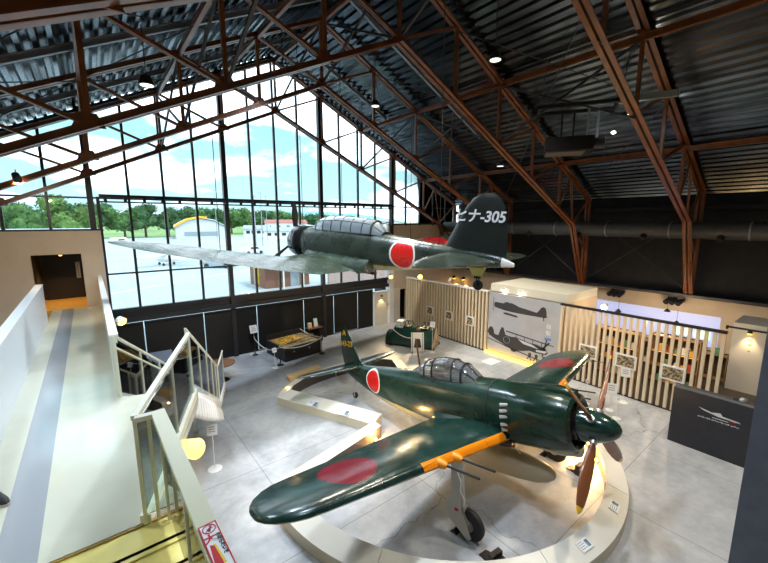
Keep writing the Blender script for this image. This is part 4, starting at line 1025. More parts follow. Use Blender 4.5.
# cables
for i, (lx, ly, lz, w) in enumerate(((-3.2, 4.6, -.1, 'left wing'), (-3.2, -4.6, -.1, 'right wing'), (-2.4, 1.0, -.3, 'left wing root'), (-7.95, .0, .46, 'tail'), (-2.4, -1.0, -.3, 'right wing root'))):
    p = KM @ V(lx, ly, lz)
    tag(obj('suspension_cable', MB().tube([tuple(p), (p.x, p.y, tc_(p.x) + .2)], .012, 5), steel_dk), 'thin cable holding the hanging aeroplane at its ' + w, 'cable', 'suspension cables')

# ---------------------------------------------------------------- white ledge around the fighter
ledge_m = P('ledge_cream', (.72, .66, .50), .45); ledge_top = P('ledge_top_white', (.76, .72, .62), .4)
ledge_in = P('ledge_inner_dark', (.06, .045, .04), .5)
lg_t = thing('display_ledge', 'low white sloping ledge with information cards curving all around the green fighter', 'barrier', (7.2, 7.1, 0))
def ledge(outer, inner, name, parent=lg_t, h0=.27, h1=.40):
    o_ = V(7.2, 7.1, 0); m = MB(); rings = []
    for a, b in zip(outer, inner):
        a, b = V(a[0], a[1], 0) - o_, V(b[0], b[1], 0) - o_
        rings.append([a, a + V(0, 0, h0), b + V(0, 0, h1), b])
    n = 4; vs = [p for r in rings for p in r]
    for i in range(len(rings) - 1):
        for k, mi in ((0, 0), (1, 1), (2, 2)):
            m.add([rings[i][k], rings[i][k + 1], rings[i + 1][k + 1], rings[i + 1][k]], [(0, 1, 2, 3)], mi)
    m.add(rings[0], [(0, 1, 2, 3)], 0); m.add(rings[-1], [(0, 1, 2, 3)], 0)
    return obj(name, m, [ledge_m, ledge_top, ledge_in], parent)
CX, CY, RO = 7.17, 6.76, 4.62
def arcp(r, a0, a1, n, cx=CX, cy=CY): return [(cx + r * cos(radians(a0 + (a1 - a0) * i / n)), cy + r * sin(radians(a0 + (a1 - a0) * i / n))) for i in range(n + 1)]
n_ = 5
for i in range(n_):
    a0 = 172 + i * (196 / n_); a1 = 172 + (i + 1) * (196 / n_) - .15
    ledge(arcp(RO, a0, a1, 14), arcp(RO - .44, a0, a1, 14), 'curved_ledge')
for mx in (0, 1):
    X_ = (lambda p: (14.6 - p[0], p[1])) if mx else (lambda p: p)
    # chord from the ring end inward
    ledge([X_(p) for p in ((6.1, 8.22), (5.0, 7.98), (3.9, 7.75), (2.72, 7.5))][::-1], [X_(p) for p in ((6.1, 7.86), (5.0, 7.62), (3.9, 7.39), (3.1, 7.2))][::-1], 'straight_ledge', h0=.36, h1=.36)
    ledge([X_(p) for p in ((6.05, 8.2), (4.5, 11.6))], [X_(p) for p in ((6.5, 8.35), (5.0, 11.65))], 'straight_ledge')
    ledge([X_(p) for p in ((4.48, 11.6), (4.9, 12.1), (5.6, 12.55), (6.4, 12.8), (7.28, 12.88))], [X_(p) for p in ((5.0, 11.6), (5.2, 11.85), (5.75, 12.15), (6.45, 12.33), (7.28, 12.4))], 'curved_ledge')
# cards on the ledge
def card(x, y, rz, z, parent, w=.14, d=.09, tilt=0):
    o = obj('info_card', MB().box((-w, -d, 0), (w, d, .006)), paper, parent)
    o.matrix_local = Matrix.Translation((x - 7.2, y - 7.1, z)) @ Matrix.Rotation(rz, 4, 'Z') @ Matrix.Rotation(tilt, 4, 'X')
    m = MB()
    for k in range(4): m.box((-w + .02, d - .035 - k * .035, .006), (w * (.2 if k % 2 else 0), d - .025 - k * .035, .008))
    obj('card_text', m, midprint, o)
    obj('card_picture', MB().box((.05, -d + .03, .006), (w - .02, d - .03, .009)), P('card_photo', (.12, .2, .26), .5, var=.5, scale=20), o)
for x, y, rz in ((5.13, 10.3, radians(-66)), (5.62, 9.2, radians(-66)),): card(x + .04, y, rz, .36, lg_t, tilt=radians(15.5), w=.19, d=.12)
for a in (232, 262, 281, 318, 336):
    r = RO - .22; card(CX + r * cos(radians(a)), CY + r * sin(radians(a)), radians(a + 90), .35, lg_t, tilt=radians(16.5), w=.15)
# inner panels of the notch with tiny lamps
for i, (x, y, rz) in enumerate(((5.65, 7.6, 12), (4.95, 11.95, 40), (5.9, 12.3, 20), (10.55, 4.35, 130), (10.85, 4.95, 120), (10.15, 3.85, 130), (9.5, 3.4, 120))):
    l = obj('ledge_lamp', MB().tube([(0, 0, 0), (.05, .0, -.02)], [.035, .045], 10), orange_light, lg_t); l.location = (x - 7.2, y - 7.1, .24)
    ll = D.lights.new('ledge_light', 'POINT'); ll.energy = 40; ll.color = (1, .58, .2); ll.shadow_soft_size = .05
    lo = D.objects.new('ledge_light', ll); COL.objects.link(lo); lo.parent = lg_t; lo.location = (x - 7.2 + (.12 if x < 7 else -.12), y - 7.1 + .05, .3)
# timber panel leaning behind the tail
tag(obj('timber_board', MB().prism([(5.6, 13.0, 0), (7.1, 13.25, 0), (7.1, 13.3, .16), (5.6, 13.05, .16)], (.0, .3, .03)), wood('light_timber', (.78, .55, .26), (.62, .4, .16), .5)), 'pale timber ledge board behind the fighter tail', 'board')

# ---------------------------------------------------------------- low display case and its rope posts
t = thing('display_case', 'low black display case holding an orange brown aeroplane wreck, in front of the blinds', 'case', (7.15, 16.0, 0), radians(6))
obj('case_body', MB().box((-.95, -.85, .03), (.95, .85, .62)).box((-.95, .8, .62), (.95, .85, .9)), black, t)
obj('case_rim', MB().box((-.97, -.87, .6), (.97, -.8, .66)).box((-.97, -.87, .6), (-.9, .85, .66)).box((.9, -.87, .6), (.97, .85, .66)), lect, t)
obj('case_bed', MB().box((-.9, -.8, .62), (.9, .8, .64)), P('sand_bed', (.42, .30, .14), .9, var=.5, scale=12, bump=.6, bscale=25), t)
for x in (-.5, .3): obj('case_lock', MB().tube([(x, -.86, .42), (x, -.88, .42)], .03, 10), alu, t)
wr_m = P('rusted_orange_wreck', (.75, .32, .04), .6, var=.7, scale=9, bump=.6, bscale=18)
wk_ = MB(); nx, ny = 16, 12; rnd = random.Random(3)
gv = [[V(-.8 + 1.2 * i / nx, -.35 + 1.05 * j / ny, .66 + .13 * max(0, sin(pi * i / nx)) * max(0, sin(pi * j / ny)) * (0.6 + rnd.random())) for j in range(ny + 1)] for i in range(nx + 1)]
wk_.loft(gv, cap=False, closed=False, smooth=False)
tag(obj('aeroplane_wreck', MB().add([Matrix.Translation((7.15, 16.0, 0)) @ Matrix.Rotation(radians(6), 4, 'Z') @ V(p) for p in wk_.v], wk_.f), wr_m), 'crumpled orange wreck piece lying in the low black display case', 'wreck')
m = MB().tube([(6.6, 15.5, .72), (8.0, 15.9, .74)], .035, 8).tube([(7.5, 16.6, .7), (8.05, 15.75, .82)], .03, 8).tube([(7.2, 15.4, .7), (8.0, 15.6, .7)], .03, 8)
tag(obj('metal_strut', m, P('dull_strut', (.35, .28, .18), .5, .5)), 'grey brown metal struts lying across the display case', 'strut')
def stanchion(x, y, label, h=.85):
    t = thing('rope_post', label, 'post', (x, y, 0), group='black rope posts')
    obj('post_base', MB().lathe([(.15, 0), (.15, .015), (.03, .03)], n=20), black, t)
    obj('post_pole', MB().lathe([(.022, .02), (.022, h), (.0, h + .02)], n=12), black, t)
    obj('post_cap', MB().lathe([(.03, h - .03), (.04, h), (.03, h + .03), (0, h + .035)], n=12), alu, t)
def rope(a, b, sag, label, r=.018):
    pts = [V(a).lerp(V(b), i / 14) - V(0, 0, sag * 4 * (i / 14) * (1 - i / 14)) for i in range(15)]
    tag(obj('barrier_rope', MB().tube(pts, r, 8), rope_m), label, 'rope', 'cream barrier ropes')
stanchion(6.02, 14.95, 'black rope post at the front left corner of the display case'); stanchion(8.15, 15.1, 'black rope post at the right end of the display case', .85)
stanchion(5.6, 16.9, 'black rope post left of the display case by the white box stand')
rope((6.02, 14.95, .8), (8.15, 15.1, .8), .2, 'cream rope sagging along the front of the display case')
rope((5.6, 16.9, .8), (6.02, 14.95, .8), .3, 'cream rope sagging at the left side of the display case')
rope((8.15, 15.1, .8), (7.9, 16.9, .85), .08, 'cream rope at the right side of the display case')
def sign_stand(x, y, label, h=.75, w=.09, grp='small white sign stands', tilt=20, rz=0, base=.13):
    t = thing('sign_stand', label, 'sign', (x, y, 0), rz, group=grp)
    obj('stand_base', MB().lathe([(base, 0), (base, .012), (.02, .025)], n=20), white, t)
    obj('stand_pole', MB().lathe([(.010, .01), (.010, h)], n=8), white, t)
    p = obj('sign_plate', MB().box((-w, -.008, -w * 1.1), (w, .008, w * 1.1)), white, t); p.location = (0, 0, h + w); p.rotation_euler = (radians(-tilt), 0, 0)
    m = MB()
    for k in range(3): m.box((-w * .6, -.011, w * (.5 - k * .45)), (w * .6, -.008, w * (.65 - k * .45)))
    obj('sign_text', m, midprint, p)
sign_stand(1.93, 9.38, 'small white sign stand alone on the grey floor right of the walkway stairs', .95, .12, rz=radians(-20), base=.17)
sign_stand(5.72, 14.8, 'small white sign stand in front of the rope left of the display case', .7)
sign_stand(5.62, 17.0, 'white box shaped sign stand by the white gap between the blinds', 1.05, .17, base=.22)
sign_stand(12.39, 11.99, 'white round headed sign stand before the green aircraft nose section', 1.25, .12, rz=radians(-50))
sign_stand(12.85, 5.1, 'tall thin white sign stand just behind the fighter propeller', .75, .06, rz=radians(-60))
sign_stand(13.0, 4.4, 'white sign stand with square plate right of the fighter propeller', .62, .15, rz=radians(-60))
sign_stand(12.6, 4.05, 'thin white stand furthest right behind the spinner', .6, .05, rz=radians(-60))
sign_stand(13.95, 4.35, 'white sign stand with round base at the foot of the slat screen', .95, .14, rz=radians(-60), base=.16)
# side table with two papers
t = thing('side_table', 'small brown side table with papers in front of the blinds', 'table', (8.75, 17.0, 0))
obj('table_top', MB().box((-.42, -.22, .72), (.42, .22, .76)), P('table_brown', (.2, .09, .04), .5), t)
for a in (-.38, .38):
    for b in (-.18, .18): obj('leg', MB().box((a - .02, b - .02, 0), (a + .02, b + .02, .72)), black, t)
tag(obj('leaflet_box', MB().box((8.4, 16.93, .761), (8.6, 17.08, 1.02)), P('leaflet_cream', (.75, .62, .42), .5)), 'cream leaflet box on the left of the side table', 'box')
tag(obj('leaflet_holder', MB().prism([(8.78, 17.02, .761), (9.0, 17.02, .761), (9.0, 17.12, 1.18), (8.78, 17.12, 1.18)], (0, .012, 0)), P('pale_blue_card', (.65, .75, .85), .4)), 'pale upright card on the right of the side table', 'card')
tag(obj('fire_notice', MB().box((13.75, 17.2, 1.15), (13.92, 17.24, 1.32)), P('notice_cream', (.6, .5, .35), .6)), 'small square notice beside the cream door', 'sign')
t = thing('wall_lamp', 'small black lamp shining warm light on the cream door', 'lamp', (13.4, 17.2, 1.75))
obj('lamp_housing', MB().tube([(0, .06, .05), (0, -.05, .05)], .05, 12), black, t)
l = D.lights.new('wall_lamp_light', 'SPOT'); l.energy = 12; l.color = (1, .75, .4); l.spot_size = radians(80); l.shadow_soft_size = .03
lo = D.objects.new('wall_lamp_light', l); COL.objects.link(lo); lo.parent = t; lo.location = (0, -.08, 0)
# dark tilted reading table below the walkway
t = thing('reading_table', 'dark tilted slate coloured tabletop below the walkway, before the blinds', 'table', (1.75, 16.5, 0), radians(-4))
obj('table_top', MB().prism([(-.42, -.4, .78), (.42, -.4, .78), (.42, .4, .98), (-.42, .4, .98)], (0, 0, .05)), P('slate_tabletop', (.16, .19, .26), .35), t)
obj('table_body', MB().box((-.36, -.34, 0), (.36, .34, .77)), black, t)
t = thing('round_table', 'round brown low table seen through the stair glass', 'table', (3.6, 14.9, 0))
obj('table_top', MB().lathe([(.5, .68), (.5, .72)], n=28), P('round_table_brown', (.2, .1, .05), .5), t); obj('table_leg', MB().lathe([(.28, 0), (.05, .04), (.04, .68)], n=16), black, t)

# ---------------------------------------------------------------- green nose section exhibit
a_, b_ = V(11.9, 14.5, 0), V(13.05, 12.35, 0); dr_ = (b_ - a_).normalized(); ang = atan2(dr_.y, dr_.x); LL = (b_ - a_).length
t = thing('aircraft_section', 'dark green half round aircraft cockpit section resting on the floor by the long slat screen', 'exhibit', tuple((a_ + b_) / 2), ang)
relic_g = P('relic_green', (.012, .06, .05), .2, coat=.3)
def half(x, r, h, z0=.12, n=18): return [V(x, r * cos(pi * k / n), z0 + h * sin(pi * k / n)) for k in range(n + 1)]
def shell(st, z0=.12):
    m = MB(); m.loft([half(*s, z0=z0) for s in st], cap=False, closed=False)
    m.add(half(*st[0], z0=z0), [tuple(range(19))]); m.add(half(*st[-1], z0=z0), [tuple(range(19))]); return m
obj('front_hull', shell([(-.95, .56, .78), (-.85, .6, .84), (.2, .62, .86)]), relic_g, t)
obj('rear_hull', shell([(.42, .6, .84), (1.15, .6, .82)]), relic_g, t)
obj('dark_gap', shell([(.2, .56, .78), (.42, .56, .78)]), P('relic_interior', (.03, .015, .01), .7), t)
obj('end_fairing', shell([(-1.38, .40, .52), (-1.3, .46, .6), (-.9, .5, .66)], z0=.05), relic_g, t)
f = MB()
for p, q in (((1.2, -.6, .1), (1.2, 0, .95)), ((1.2, .6, .1), (1.2, 0, .95)), ((1.2, -.6, .1), (1.2, .6, .1)), ((1.2, -.5, .15), (1.2, .3, .6)), ((1.2, .5, .15), (1.2, -.3, .6))): f.beam(p, q, .05, .07)
f.prism([(1.15, -.55, .12), (1.15, .55, .12), (1.15, 0, .9)], (.02, 0, 0))
obj('end_frame', f, wood('frame_wood', (.62, .50, .32), (.4, .3, .18), .6), t)
obj('base_skid', MB().box((-1.3, -.55, 0), (1.25, -.45, .12)).box((-1.3, .45, 0), (1.25, .55, .12)), black, t)
cf = MB()
for x in (-.35, -.1, .55, .75):
    cf.tube([V(x, .3 * cos(pi * k / 10), .92 + .28 * sin(pi * k / 10)) for k in range(11)], .025, 6)
cf.tube([(-.35, 0, 1.2), (-.1, 0, 1.2)], .025, 6).tube([(.55, 0, 1.2), (.75, 0, 1.2)], .025, 6).box((-.4, -.3, .9), (-.05, .3, .98)).box((.5, -.3, .88), (.85, .3, .96))
obj('cockpit_frame', cf, black, t)
obj('white_instrument_board', MB().box((-.8, -.36, .9), (-.45, .1, 1.22)), P('pale_instrument', (.55, .6, .7), .4, var=.6, scale=14), t)
rope(tuple((a_ + b_) / 2 + V(-.9, .55, .85)), tuple((a_ + b_) / 2 + V(-.35, -1.0, .8)), .3, 'cream rope looped in front of the green cockpit section')
stanchion((a_ + b_).x / 2 - .95, (a_ + b_).y / 2 + .62, 'black rope post at the left end of the green cockpit section'); stanchion((a_ + b_).x / 2 - .38, (a_ + b_).y / 2 - 1.02, 'black rope post in front of the green cockpit section')
t = thing('easel_sign', 'white easel board with a dark picture leaning before the green cockpit section', 'sign', (11.72, 12.3, 0), radians(-38))
obj('sign_board', MB().prism([(-.3, -.1, .12), (.3, -.1, .12), (.3, .12, .98), (-.3, .12, .98)], (0, .02, 0)), paper, t)
obj('board_picture', MB().prism([(-.17, -.055, .3), (.17, -.055, .3), (.12, .03, .68), (-.12, .03, .68)], (0, .0, 0)).prism([(-.18, -.058, .3), (.18, -.058, .3), (.1, .045, .7), (-.1, .045, .7)], (0, -.004, 0)), dkprint, t)
for x in (-.24, .24): obj('leg', MB().beam((x, -.12, 0), (x, .12, 1.0), .03, .03), grey_steel, t); obj('leg', MB().beam((x, .34, 0), (x, .13, .95), .025, .025), grey_steel, t)
t = tag(obj('floor_mat', MB().box((13.2, 9.2, 0.0), (13.9, 9.75, .02)), paper), 'flat white card on the floor before the photo mural', 'mat')

# ---------------------------------------------------------------- ceiling lamps and projector
hb = P('lamp_black', (.02, .02, .02), .5)
HB = [(9.0, 6.6, 10.45, 'near the centre of the right roof slope'), (8.9, 11.8, 10.45, 'round, second from the gable, above the hanging tail'), (14.6, 10.2, 8.6, 'round, low beyond the hanging tail fin'), (5.2, 11.6, 10.6, 'left of the ridge near the middle trusses'), (4.6, 5.5, 10.5, 'added fill lamp high above the walkway side'), (1.4, 10.6, 9.3, 'low on the left roof slope over the walkway'), (-2.0, 6.5, 8.0, 'added fill lamp far left over the white parapet'), (9.6, 1.5, 10.6, 'added fill lamp out of sight over the ring'), (3.5, 1.5, 10.0, 'added fill lamp above and behind the viewer')]  # lamps outside the view are added to fill the hall with light
LAMPE = [680, 1350, 420, 1300, 850, 520, 380, 850, 360]
for i, (x, y, z, w) in enumerate(HB):
    t = thing('high_bay_lamp', 'black hanging roof lamp with white lens, ' + w, 'lamp', (x, y, z), group='roof lamps')
    obj('lamp_body', MB().lathe([(.05, .22), (.1, .2), (.17, .03), (.17, 0), (.15, 0), (.0, .05)], n=20), hb, t)
    obj('lamp_lens', MB().lathe([(.0, -.005), (.14, -.005), (.14, .01), (0, .01)], n=20), emis('roof_lamp_lens', (1, .98, .92), .8), t)
    obj('lamp_rod', MB().tube([(0, 0, .2), (0, 0, roofz(x) - z - .2)], .012, 6), hb, t)
    l = D.lights.new('roof_lamp_light', 'SPOT'); l.energy = LAMPE[i]; l.color = (.72, .85, 1) if x < 6 else (1, .91, .76); l.spot_size = radians(128); l.spot_blend = .8; l.shadow_soft_size = .3
    lo = D.objects.new('roof_lamp_light', l); COL.objects.link(lo); lo.parent = t; lo.location = (0, 0, -.03)
px_ = (12.15, 6.15)
t = thing('projector_rig', 'black projector rig with two small lights hanging under the right roof slope', 'projector', (12.4, 5.8, 8.35), radians(-58))
t.scale = (1.35, 1.35, 1.35)
obj('projector_body', MB().box((-.75, -.35, 0), (.25, .35, .3)), P('projector_black', (.008, .008, .009), .6, spec=.2), t)
obj('underside_panel', MB().box((-.72, -.32, -.03), (.1, .32, -.001)), P('projector_under', (.13, .10, .07), .5), t)
obj('lens_barrel', MB().tube([(.25, -.1, .15), (.5, -.15, .15)], [.11, .13], 14), black, t)
for x in (-.4, -.15, .15, .35): obj('drop_rod', MB().box((x - .02, -.02, .3), (x + .02, .02, .95)), grey_steel if x > 0 else black, t)
obj('cross_frame', MB().box((-.95, -.35, .95), (.75, -.27, 1.02)).box((-.95, .27, .95), (.75, .35, 1.02)).box((-.95, -.35, .95), (-.88, .35, 1.02)).box((.68, -.5, .95), (.75, .7, 1.02)), black, t)
obj('side_arm', MB().beam((.7, -.2, 1.0), (1.6, -.75, .9), .12, .12), P('arm_grey_green', (.22, .24, .2), .5, .3), t)
for x, z in ((.62, .32), (.9, .68)): obj('small_light', MB().lathe([(0, z - .03), (.045, z), (0, z + .04)], c=(x, -.3, 0), n=10), white_light, t)
for x, y in ((-.9, -.3), (.7, -.3), (.7, .3)): obj('hanging_wire', MB().tube([(x, y, 1.0), (x + .1, y, 2.0)], .01, 5), steel_dk, t)

# ---------------------------------------------------------------- outside
asph = P('sunlit_apron', (.36, .41, .44), .9, var=.08, scale=.06)
grass_m = P('far_grass', (.16, .26, .08), .95, var=.3, scale=.05)
struct('ground', MB().box((-900, YG + .2, -.5), (1500, 2200, -.02)), grass_m)
struct('ground_apron', MB().box((-60, YG + .2, -.1), (160, 172, 0)), asph)
leafs = [P('leaf_dark_green', (.035, .10, .03), .8, var=.5, scale=.6), P('leaf_mid_green', (.07, .16, .04), .8, var=.5, scale=.6), P('leaf_light_green', (.12, .22, .05), .8, var=.4, scale=.6)]
bark = P('tree_bark', (.12, .08, .05), .9)
def tree(x, y, h, w, mat, label, seed, trunk=.22):
    rnd = random.Random(seed); t = thing('tree', label, 'tree', (x, y, 0), group='trees beyond the apron')
    m = MB()
    for i in range(15):
        a = rnd.random() * 2 * pi; rr = w * .6 * sqrt(rnd.random()); zz = h * (trunk + (1 - trunk) * (.15 + .62 * rnd.random())); s = w * (.3 + .18 * rnd.random()) * (1.15 - .5 * zz / h); sz = min(s, h * .18)
        c = V(rr * cos(a), rr * sin(a), zz); rings = []
        for j in range(1, 8):
            ph = pi * j / 8; rings.append([c + V(s * sin(ph) * cos(q) * (r_ := (.7 + .3 * rnd.random())), s * sin(ph) * sin(q) * r_, sz * cos(ph) * (.75 + .25 * rnd.random())) for q in [2 * pi * k / 10 for k in range(10)]])
        m.loft(rings, smooth=False)
        for k in range(170):          # leaf sprays all over each clump
            u, v_ = rnd.random() * 2 * pi, math.acos(rnd.uniform(-.7, 1)); f = rnd.uniform(.85, 1.25); l = min(.55, w * .085)
            p = c + V(s * f * sin(v_) * cos(u), s * f * sin(v_) * sin(u), sz * f * cos(v_))
            m.add([p + V(rnd.uniform(-l, l), rnd.uniform(-l, l), rnd.uniform(-l, l)) for _ in range(3)], [(0, 1, 2)])
    obj('crown', m, mat, t)
    obj('trunk', MB().tube([(0, 0, -.02), (0, 0, h * .5)], [w * .07, w * .04], 8), bark, t)
TR = [(-5, 176, 13.5, 7, 0), (4, 178, 14.2, 7.5, 0), (11, 174, 13.0, 6.5, 1), (18, 176, 13.6, 7, 0), (26, 176, 12.5, 6.5, 0), (33, 178, 12.6, 6, 0), (41, 196, 12.5, 6.5, 1), (49, 196, 12.8, 6.5, 0), (58, 200, 13.5, 7, 1), (66, 204, 13.8, 7, 1), (76, 206, 13.6, 7.5, 0), (88, 210, 12.8, 7.5, 1), (100, 214, 12.0, 7.5, 1), (113, 216, 11.5, 7.5, 0), (126, 218, 10.5, 7, 1), (140, 220, 10.0, 7, 1),
      (-3.9, 44, 8.7, 1.9, 1), (-1.3, 46, 9.7, 2.6, 2), (-20, 172, 13, 7, 1)]
for i, (x, y, h, w, k) in enumerate(TR):
    near = y < 60
    tree(x, y, h, w, leafs[k], (('smaller and darker leafy tree rising close behind the annex roof, further left', 'light green leafy tree rising close behind the annex roof, beside the first window post')[i - 16] if near else 'broad dark tree in the row beyond the apron, %s' % ('left of the orange roofed hangar' if x < 36 else 'right of the orange roofed hangar')), i)
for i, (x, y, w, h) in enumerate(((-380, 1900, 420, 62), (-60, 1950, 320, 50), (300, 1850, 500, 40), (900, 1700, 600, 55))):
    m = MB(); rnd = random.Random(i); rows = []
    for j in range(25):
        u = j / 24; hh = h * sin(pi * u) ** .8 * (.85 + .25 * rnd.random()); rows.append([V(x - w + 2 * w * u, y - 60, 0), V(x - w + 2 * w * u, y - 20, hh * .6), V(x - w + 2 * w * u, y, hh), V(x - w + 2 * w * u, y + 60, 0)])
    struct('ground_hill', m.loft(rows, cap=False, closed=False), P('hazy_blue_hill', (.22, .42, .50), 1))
wl = P('pale_metal_wall', (.55, .56, .58), .7)
t = thing('hangar', 'grey far hangar with an orange curved roof edge beyond the apron', 'building', (33, 150, 0), radians(-8))
obj('walls', MB().prism([(-8.5, -3, 0), (8.5, -3, 0), (8.5, -3, 3.6), (4, -3, 6.2), (-1, -3, 7.2), (-5, -3, 6.4), (-8.5, -3, 4.2)], (0, 16, 0)), wl, t)
obj('roof', MB().prism([(-9, -3.6, 4.2), (-5, -3.6, 6.6), (-1, -3.6, 7.5), (4, -3.6, 6.5), (9, -3.6, 3.7), (9, -3.6, 4.0), (4, -3.6, 6.8), (-1, -3.6, 7.9), (-5, -3.6, 7.1), (-9, -3.6, 4.8)], (0, 17, 0)), P('hangar_roof_grey', (.6, .6, .62), .6), t)
obj('orange_fascia', MB().prism([(-9, -3.8, 4.1), (-5, -3.8, 6.5), (-1, -3.8, 7.4), (1.5, -3.8, 7.2), (1.5, -3.8, 7.9), (-1, -3.8, 8.1), (-5, -3.8, 7.3), (-9, -3.8, 5.0)], (0, .2, 0)), P('orange_fascia_paint', (.9, .45, .04), .6), t)
obj('window', MB().box((-6, -3.05, 1), (5, -3, 2.6)), P('hangar_glass', (.25, .3, .35), .3), t)
for i, (x, y, w, d, h, c, lb) in enumerate(((72, 165, 9, 8, 5.5, (.7, .68, .64), 'white far building with red flat roof edge right of the middle window post'), (92, 150, 10, 8, 4.5, (.62, .62, .6), 'low pale building behind the hanging aeroplane nose'), (55, 130, 6, 5, 2.8, (.7, .7, .68), 'low white shed on the far apron'), (118, 160, 12, 8, 6, (.65, .63, .6), 'pale block partly hidden by the hanging aeroplane canopy'), (54, 152, 5, 4, 3.2, (.68, .68, .66), 'small white building beside the hangar'))):
    t = thing('house', lb, 'building', (x, y, 0), radians(-20), group=None)
    obj('walls', MB().box((-w, -d, 0), (w, d, h)), P('house_wall_%d' % i, c, .8), t)
    obj('roof', MB().prism([(-w - .4, -d - .4, h), (w + .4, -d - .4, h), (0 + w, 0, h + 1.4), (-w, 0, h + 1.4)], (0, 0, .12)).prism([(-w - .4, d + .4, h), (w + .4, d + .4, h), (w, 0, h + 1.4), (-w, 0, h + 1.4)], (0, 0, .12)), P('house_roof_%d' % i, (.35, .1, .08) if i == 0 else (.3, .32, .36), .7), t)
    for k in range(4): obj('window', MB().box((-w + 1 + k * (2 * w - 2) / 4, -d - .05, h * .45), (-w + 2.4 + k * (2 * w - 2) / 4, -d, h * .8)), black, t)
# vehicles on the apron
def car(x, y, rz, col, label, s=1.0, van=False):
    t = thing('car', label, 'car', (x, y, 0), rz, group=None)
    b = MB(); hh = 1.1 if van else .75
    prof = [(-2.1, .3), (-2.15, .75), (-1.5, .9), (-.9, 1.45), (.7, 1.48), (1.35, .95), (2.05, .85), (2.15, .4), (2.1, .3)] if not van else [(-2.2, .3), (-2.2, 1.8), (1.2, 1.85), (1.8, 1.05), (2.25, .9), (2.25, .3)]
    b.prism([(a, -.82, c) for a, c in prof], (0, 1.64, 0)); obj('body', b, P('car_paint', col, .3), t)
    obj('window', MB().prism([(-.8, -.83, 1.0), (-.7, -.83, 1.38), (.6, -.83, 1.4), (1.05, -.83, 1.0)], (0, 1.66, 0)), black, t)
    for a in (-1.3, 1.35):
        for c in (-.8, .8): obj('wheel', MB().lathe([(.18, -.1), (.32, -.1), (.32, .1), (.18, .1)], c=(a, c, .32), ax='y', n=16), rubber, t)
car(6.8, 128, .3, (.75, .75, .75), 'small white vehicle far off at the left, under the dark trees', van=True)
car(13.6, 53.5, 2.4, (.35, .4, .45), 'dark car parked on the bright apron below the hanging wing')
car(24.5, 72, .2, (.6, .6, .62), 'grey car on the apron behind the hanging wing root'); car(36, 78, 1.2, (.5, .06, .05), 'red car on the apron near the hanging aeroplane nose')
def small_plane(x, y, rz, label):
    t = thing('light_aeroplane', label, 'aeroplane', (x, y, 0), rz, group='parked light aeroplanes'); wp = P('light_plane_white', (.78, .78, .8), .4)
    obj('fuselage', MB().loft([[V(a, r * cos(q), 1.0 + r * sin(q)) for q in [2 * pi * k / 12 for k in range(12)]] for a, r in ((2.2, .15), (2.0, .4), (1, .55), (0, .55), (-2, .3), (-3.8, .1))]), wp, t)
    obj('wing', MB().box((-.2, -4.4, 1.5), (1.0, 4.4, 1.6)), wp, t); obj('tailplane', MB().box((-3.8, -1.3, 1.0), (-3.2, 1.3, 1.06)), wp, t)
    obj('tail_fin', MB().prism([(-3.9, -.04, 1), (-3.0, -.04, 1), (-3.6, -.04, 2.1), (-4.0, -.04, 2.1)], (0, .08, 0)), wp, t)
    for a, c in ((1.6, 0), (-.1, -.9), (-.1, .9)): obj('wheel', MB().lathe([(.05, -.06), (.2, -.06), (.2, .06), (.05, .06)], c=(a, c, .2), ax='y', n=12), rubber, t); obj('gear_strut', MB().tube([(a, c, .2), (a, c * .5, .9)], .04, 6), alu, t)
small_plane(8.6, 61, 2.2, 'white parked light aeroplane on the apron below the hanging wing tip'); small_plane(15.5, 62, 2.6, 'white parked light aeroplane further right on the apron')
# brown shed, fence and signs close outside
shed_m = wood('brown_shed_boards', (.26, .12, .08), (.18, .08, .05), .8, (2, 2, 30))
t = thing('shed', 'brown timber shed outside the window behind the hanging aeroplane', 'building', (14.0, 33.5, 0), radians(0))
obj('walls', MB().box((-1.6, 0, 0), (2.9, 4, 2.35)), shed_m, t); obj('roof', MB().box((-1.9, -.9, 2.35), (3.2, 4.3, 2.5)), P('shed_roof', (.5, .52, .55), .6), t)
obj('door', MB().box((.9, -.04, 0), (1.8, 0, 2.0)), P('shed_door', (.3, .35, .4), .5), t)
for x in (-.1, 1.9): obj('porch_post', MB().box((x - .06, -.8, 0), (x + .06, -.7, 2.35)).beam((x, -.75, 1.9), (x + .45, -.75, 2.33), .07, .07).beam((x, -.75, 1.9), (x - .45, -.75, 2.33), .07, .07), P('post_white', (.75, .74, .7), .6), t)
tag(obj('brick_wall', MB().box((18.0, 31.5, 0), (29, 31.8, 2.3)), wood('pinkish_block_wall', (.42, .3, .28), (.34, .24, .22), .8, (1, 1, 12))), 'long pinkish grey block wall outside right of the brown shed', 'wall')
t = thing('banner', 'yellow upright banner outside left of the brown shed', 'banner', (12.0, 34.5, 0)); obj('flag', MB().box((-.2, -.02, .4), (.2, .02, 2.1)), P('banner_yellow', (.95, .65, .03), .6), t); obj('pole', MB().box((-.24, -.03, 0), (-.2, .03, 2.2)), alu, t)
tag(obj('vending_machine', MB().box((-.2, 31.0, 0), (.75, 31.7, 1.8)), P('cyan_machine', (.05, .5, .65), .4)), 'small cyan box outside at the left end of the glazing, by the annex wall', 'box')
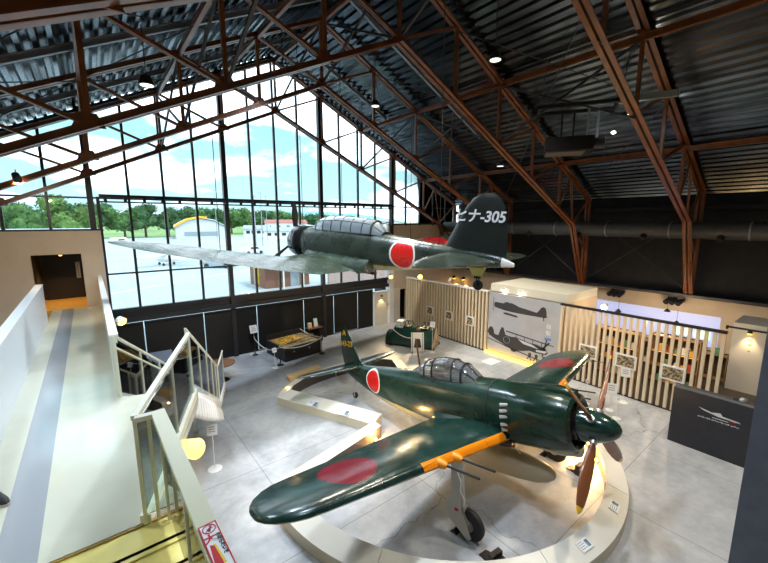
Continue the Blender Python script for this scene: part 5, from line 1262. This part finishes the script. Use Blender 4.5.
for i, (x, y, h) in enumerate(((26, 74, 11), (34, 92, 13), (21, 100, 12), (46, 120, 14), (40, 70, 10), (30, 118, 15), (60, 96, 12), (13.5, 92, 9))):
    t = thing('light_pole', 'tall thin pale pole on the far apron, %s' % ('left of the middle window post' if x / y < .3 else 'right of the middle window post'), 'pole', (x, y, 0), group='apron poles ' + ('left' if x / y < .3 else 'right'))
    obj('pole_shaft', MB().tube([(0, 0, 0), (0, 0, h)], [.12, .07], 8), grey_steel, t); obj('lamp_head', MB().box((-.5, -.12, h), (.5, .12, h + .15)), grey_steel, t)
m = MB()
for k in range(60): m.box((22 + k * 1.2, 112 - .4 * k, 0), (22.1 + k * 1.2, 112.1 - .4 * k, 1.6))
for z in (.4, 1.0, 1.6): m.beam((22, 112, z), (94, 88, z), .05, .05)
tag(obj('apron_fence', m, P('fence_white', (.7, .72, .74), .6)), 'long white wire fence crossing the far apron', 'fence')
m = MB()
for k in range(7): m.prism([(-2 + k * 5, 38 + k * 3, .001), (-1.7 + k * 5, 38 + k * 3, .001), (3.3 + k * 5, 41 + k * 3, .001), (3.0 + k * 5, 41 + k * 3, .001)], (0, 0, .004))
tag(obj('apron_marking', m, P('marking_white', (.8, .8, .8), .8)), 'white painted line across the bright apron', 'marking')

# ---------------------------------------------------------------- light and sky
w = D.worlds.new('sky'); SC.world = w; w.use_nodes = True; nt = w.node_tree; bg = nt.nodes['Background']
tc = nt.nodes.new('ShaderNodeTexCoord'); sp = nt.nodes.new('ShaderNodeSeparateXYZ'); nt.links.new(tc.outputs['Generated'], sp.inputs[0])
mp = N(nt, 'ShaderNodeMapping'); mp.inputs['Scale'].default_value = (1.6, 1.6, 5.5); mp.inputs['Location'].default_value = (SKYX, .4, .2)
nt.links.new(tc.outputs['Generated'], mp.inputs[0])
n1 = N(nt, 'ShaderNodeTexNoise', i_Scale=1.5, i_Detail=7, i_Roughness=.55, i_Distortion=.3); nt.links.new(mp.outputs[0], n1.inputs['Vector'])
r = N(nt, 'ShaderNodeMapRange', n1=.44, n2=.60); nt.links.new(n1.outputs[0], r.inputs[0])
blue = mixc(nt, math_(nt, 'MULTIPLY', sp.outputs[2], 2.0, clamp=True), (.25, .38, .42), (.07, .31, .37))
nt.links.new(mixc(nt, r.outputs[0], blue, (1.15, 1.24, 1.36)), bg.inputs['Color']); bg.inputs['Strength'].default_value = 1.7
s = D.lights.new('sun', 'SUN'); s.energy = 1.3; s.angle = radians(2); s.color = (1, .96, .9)
so = D.objects.new('sun', s); COL.objects.link(so); so.rotation_euler = (radians(32), 0, radians(25))
so.location = (0, 0, 40)
SC.view_settings.view_transform = 'Standard'; SC.view_settings.look = 'None'; SC.view_settings.gamma = 1; SC.view_settings.exposure = EXPO
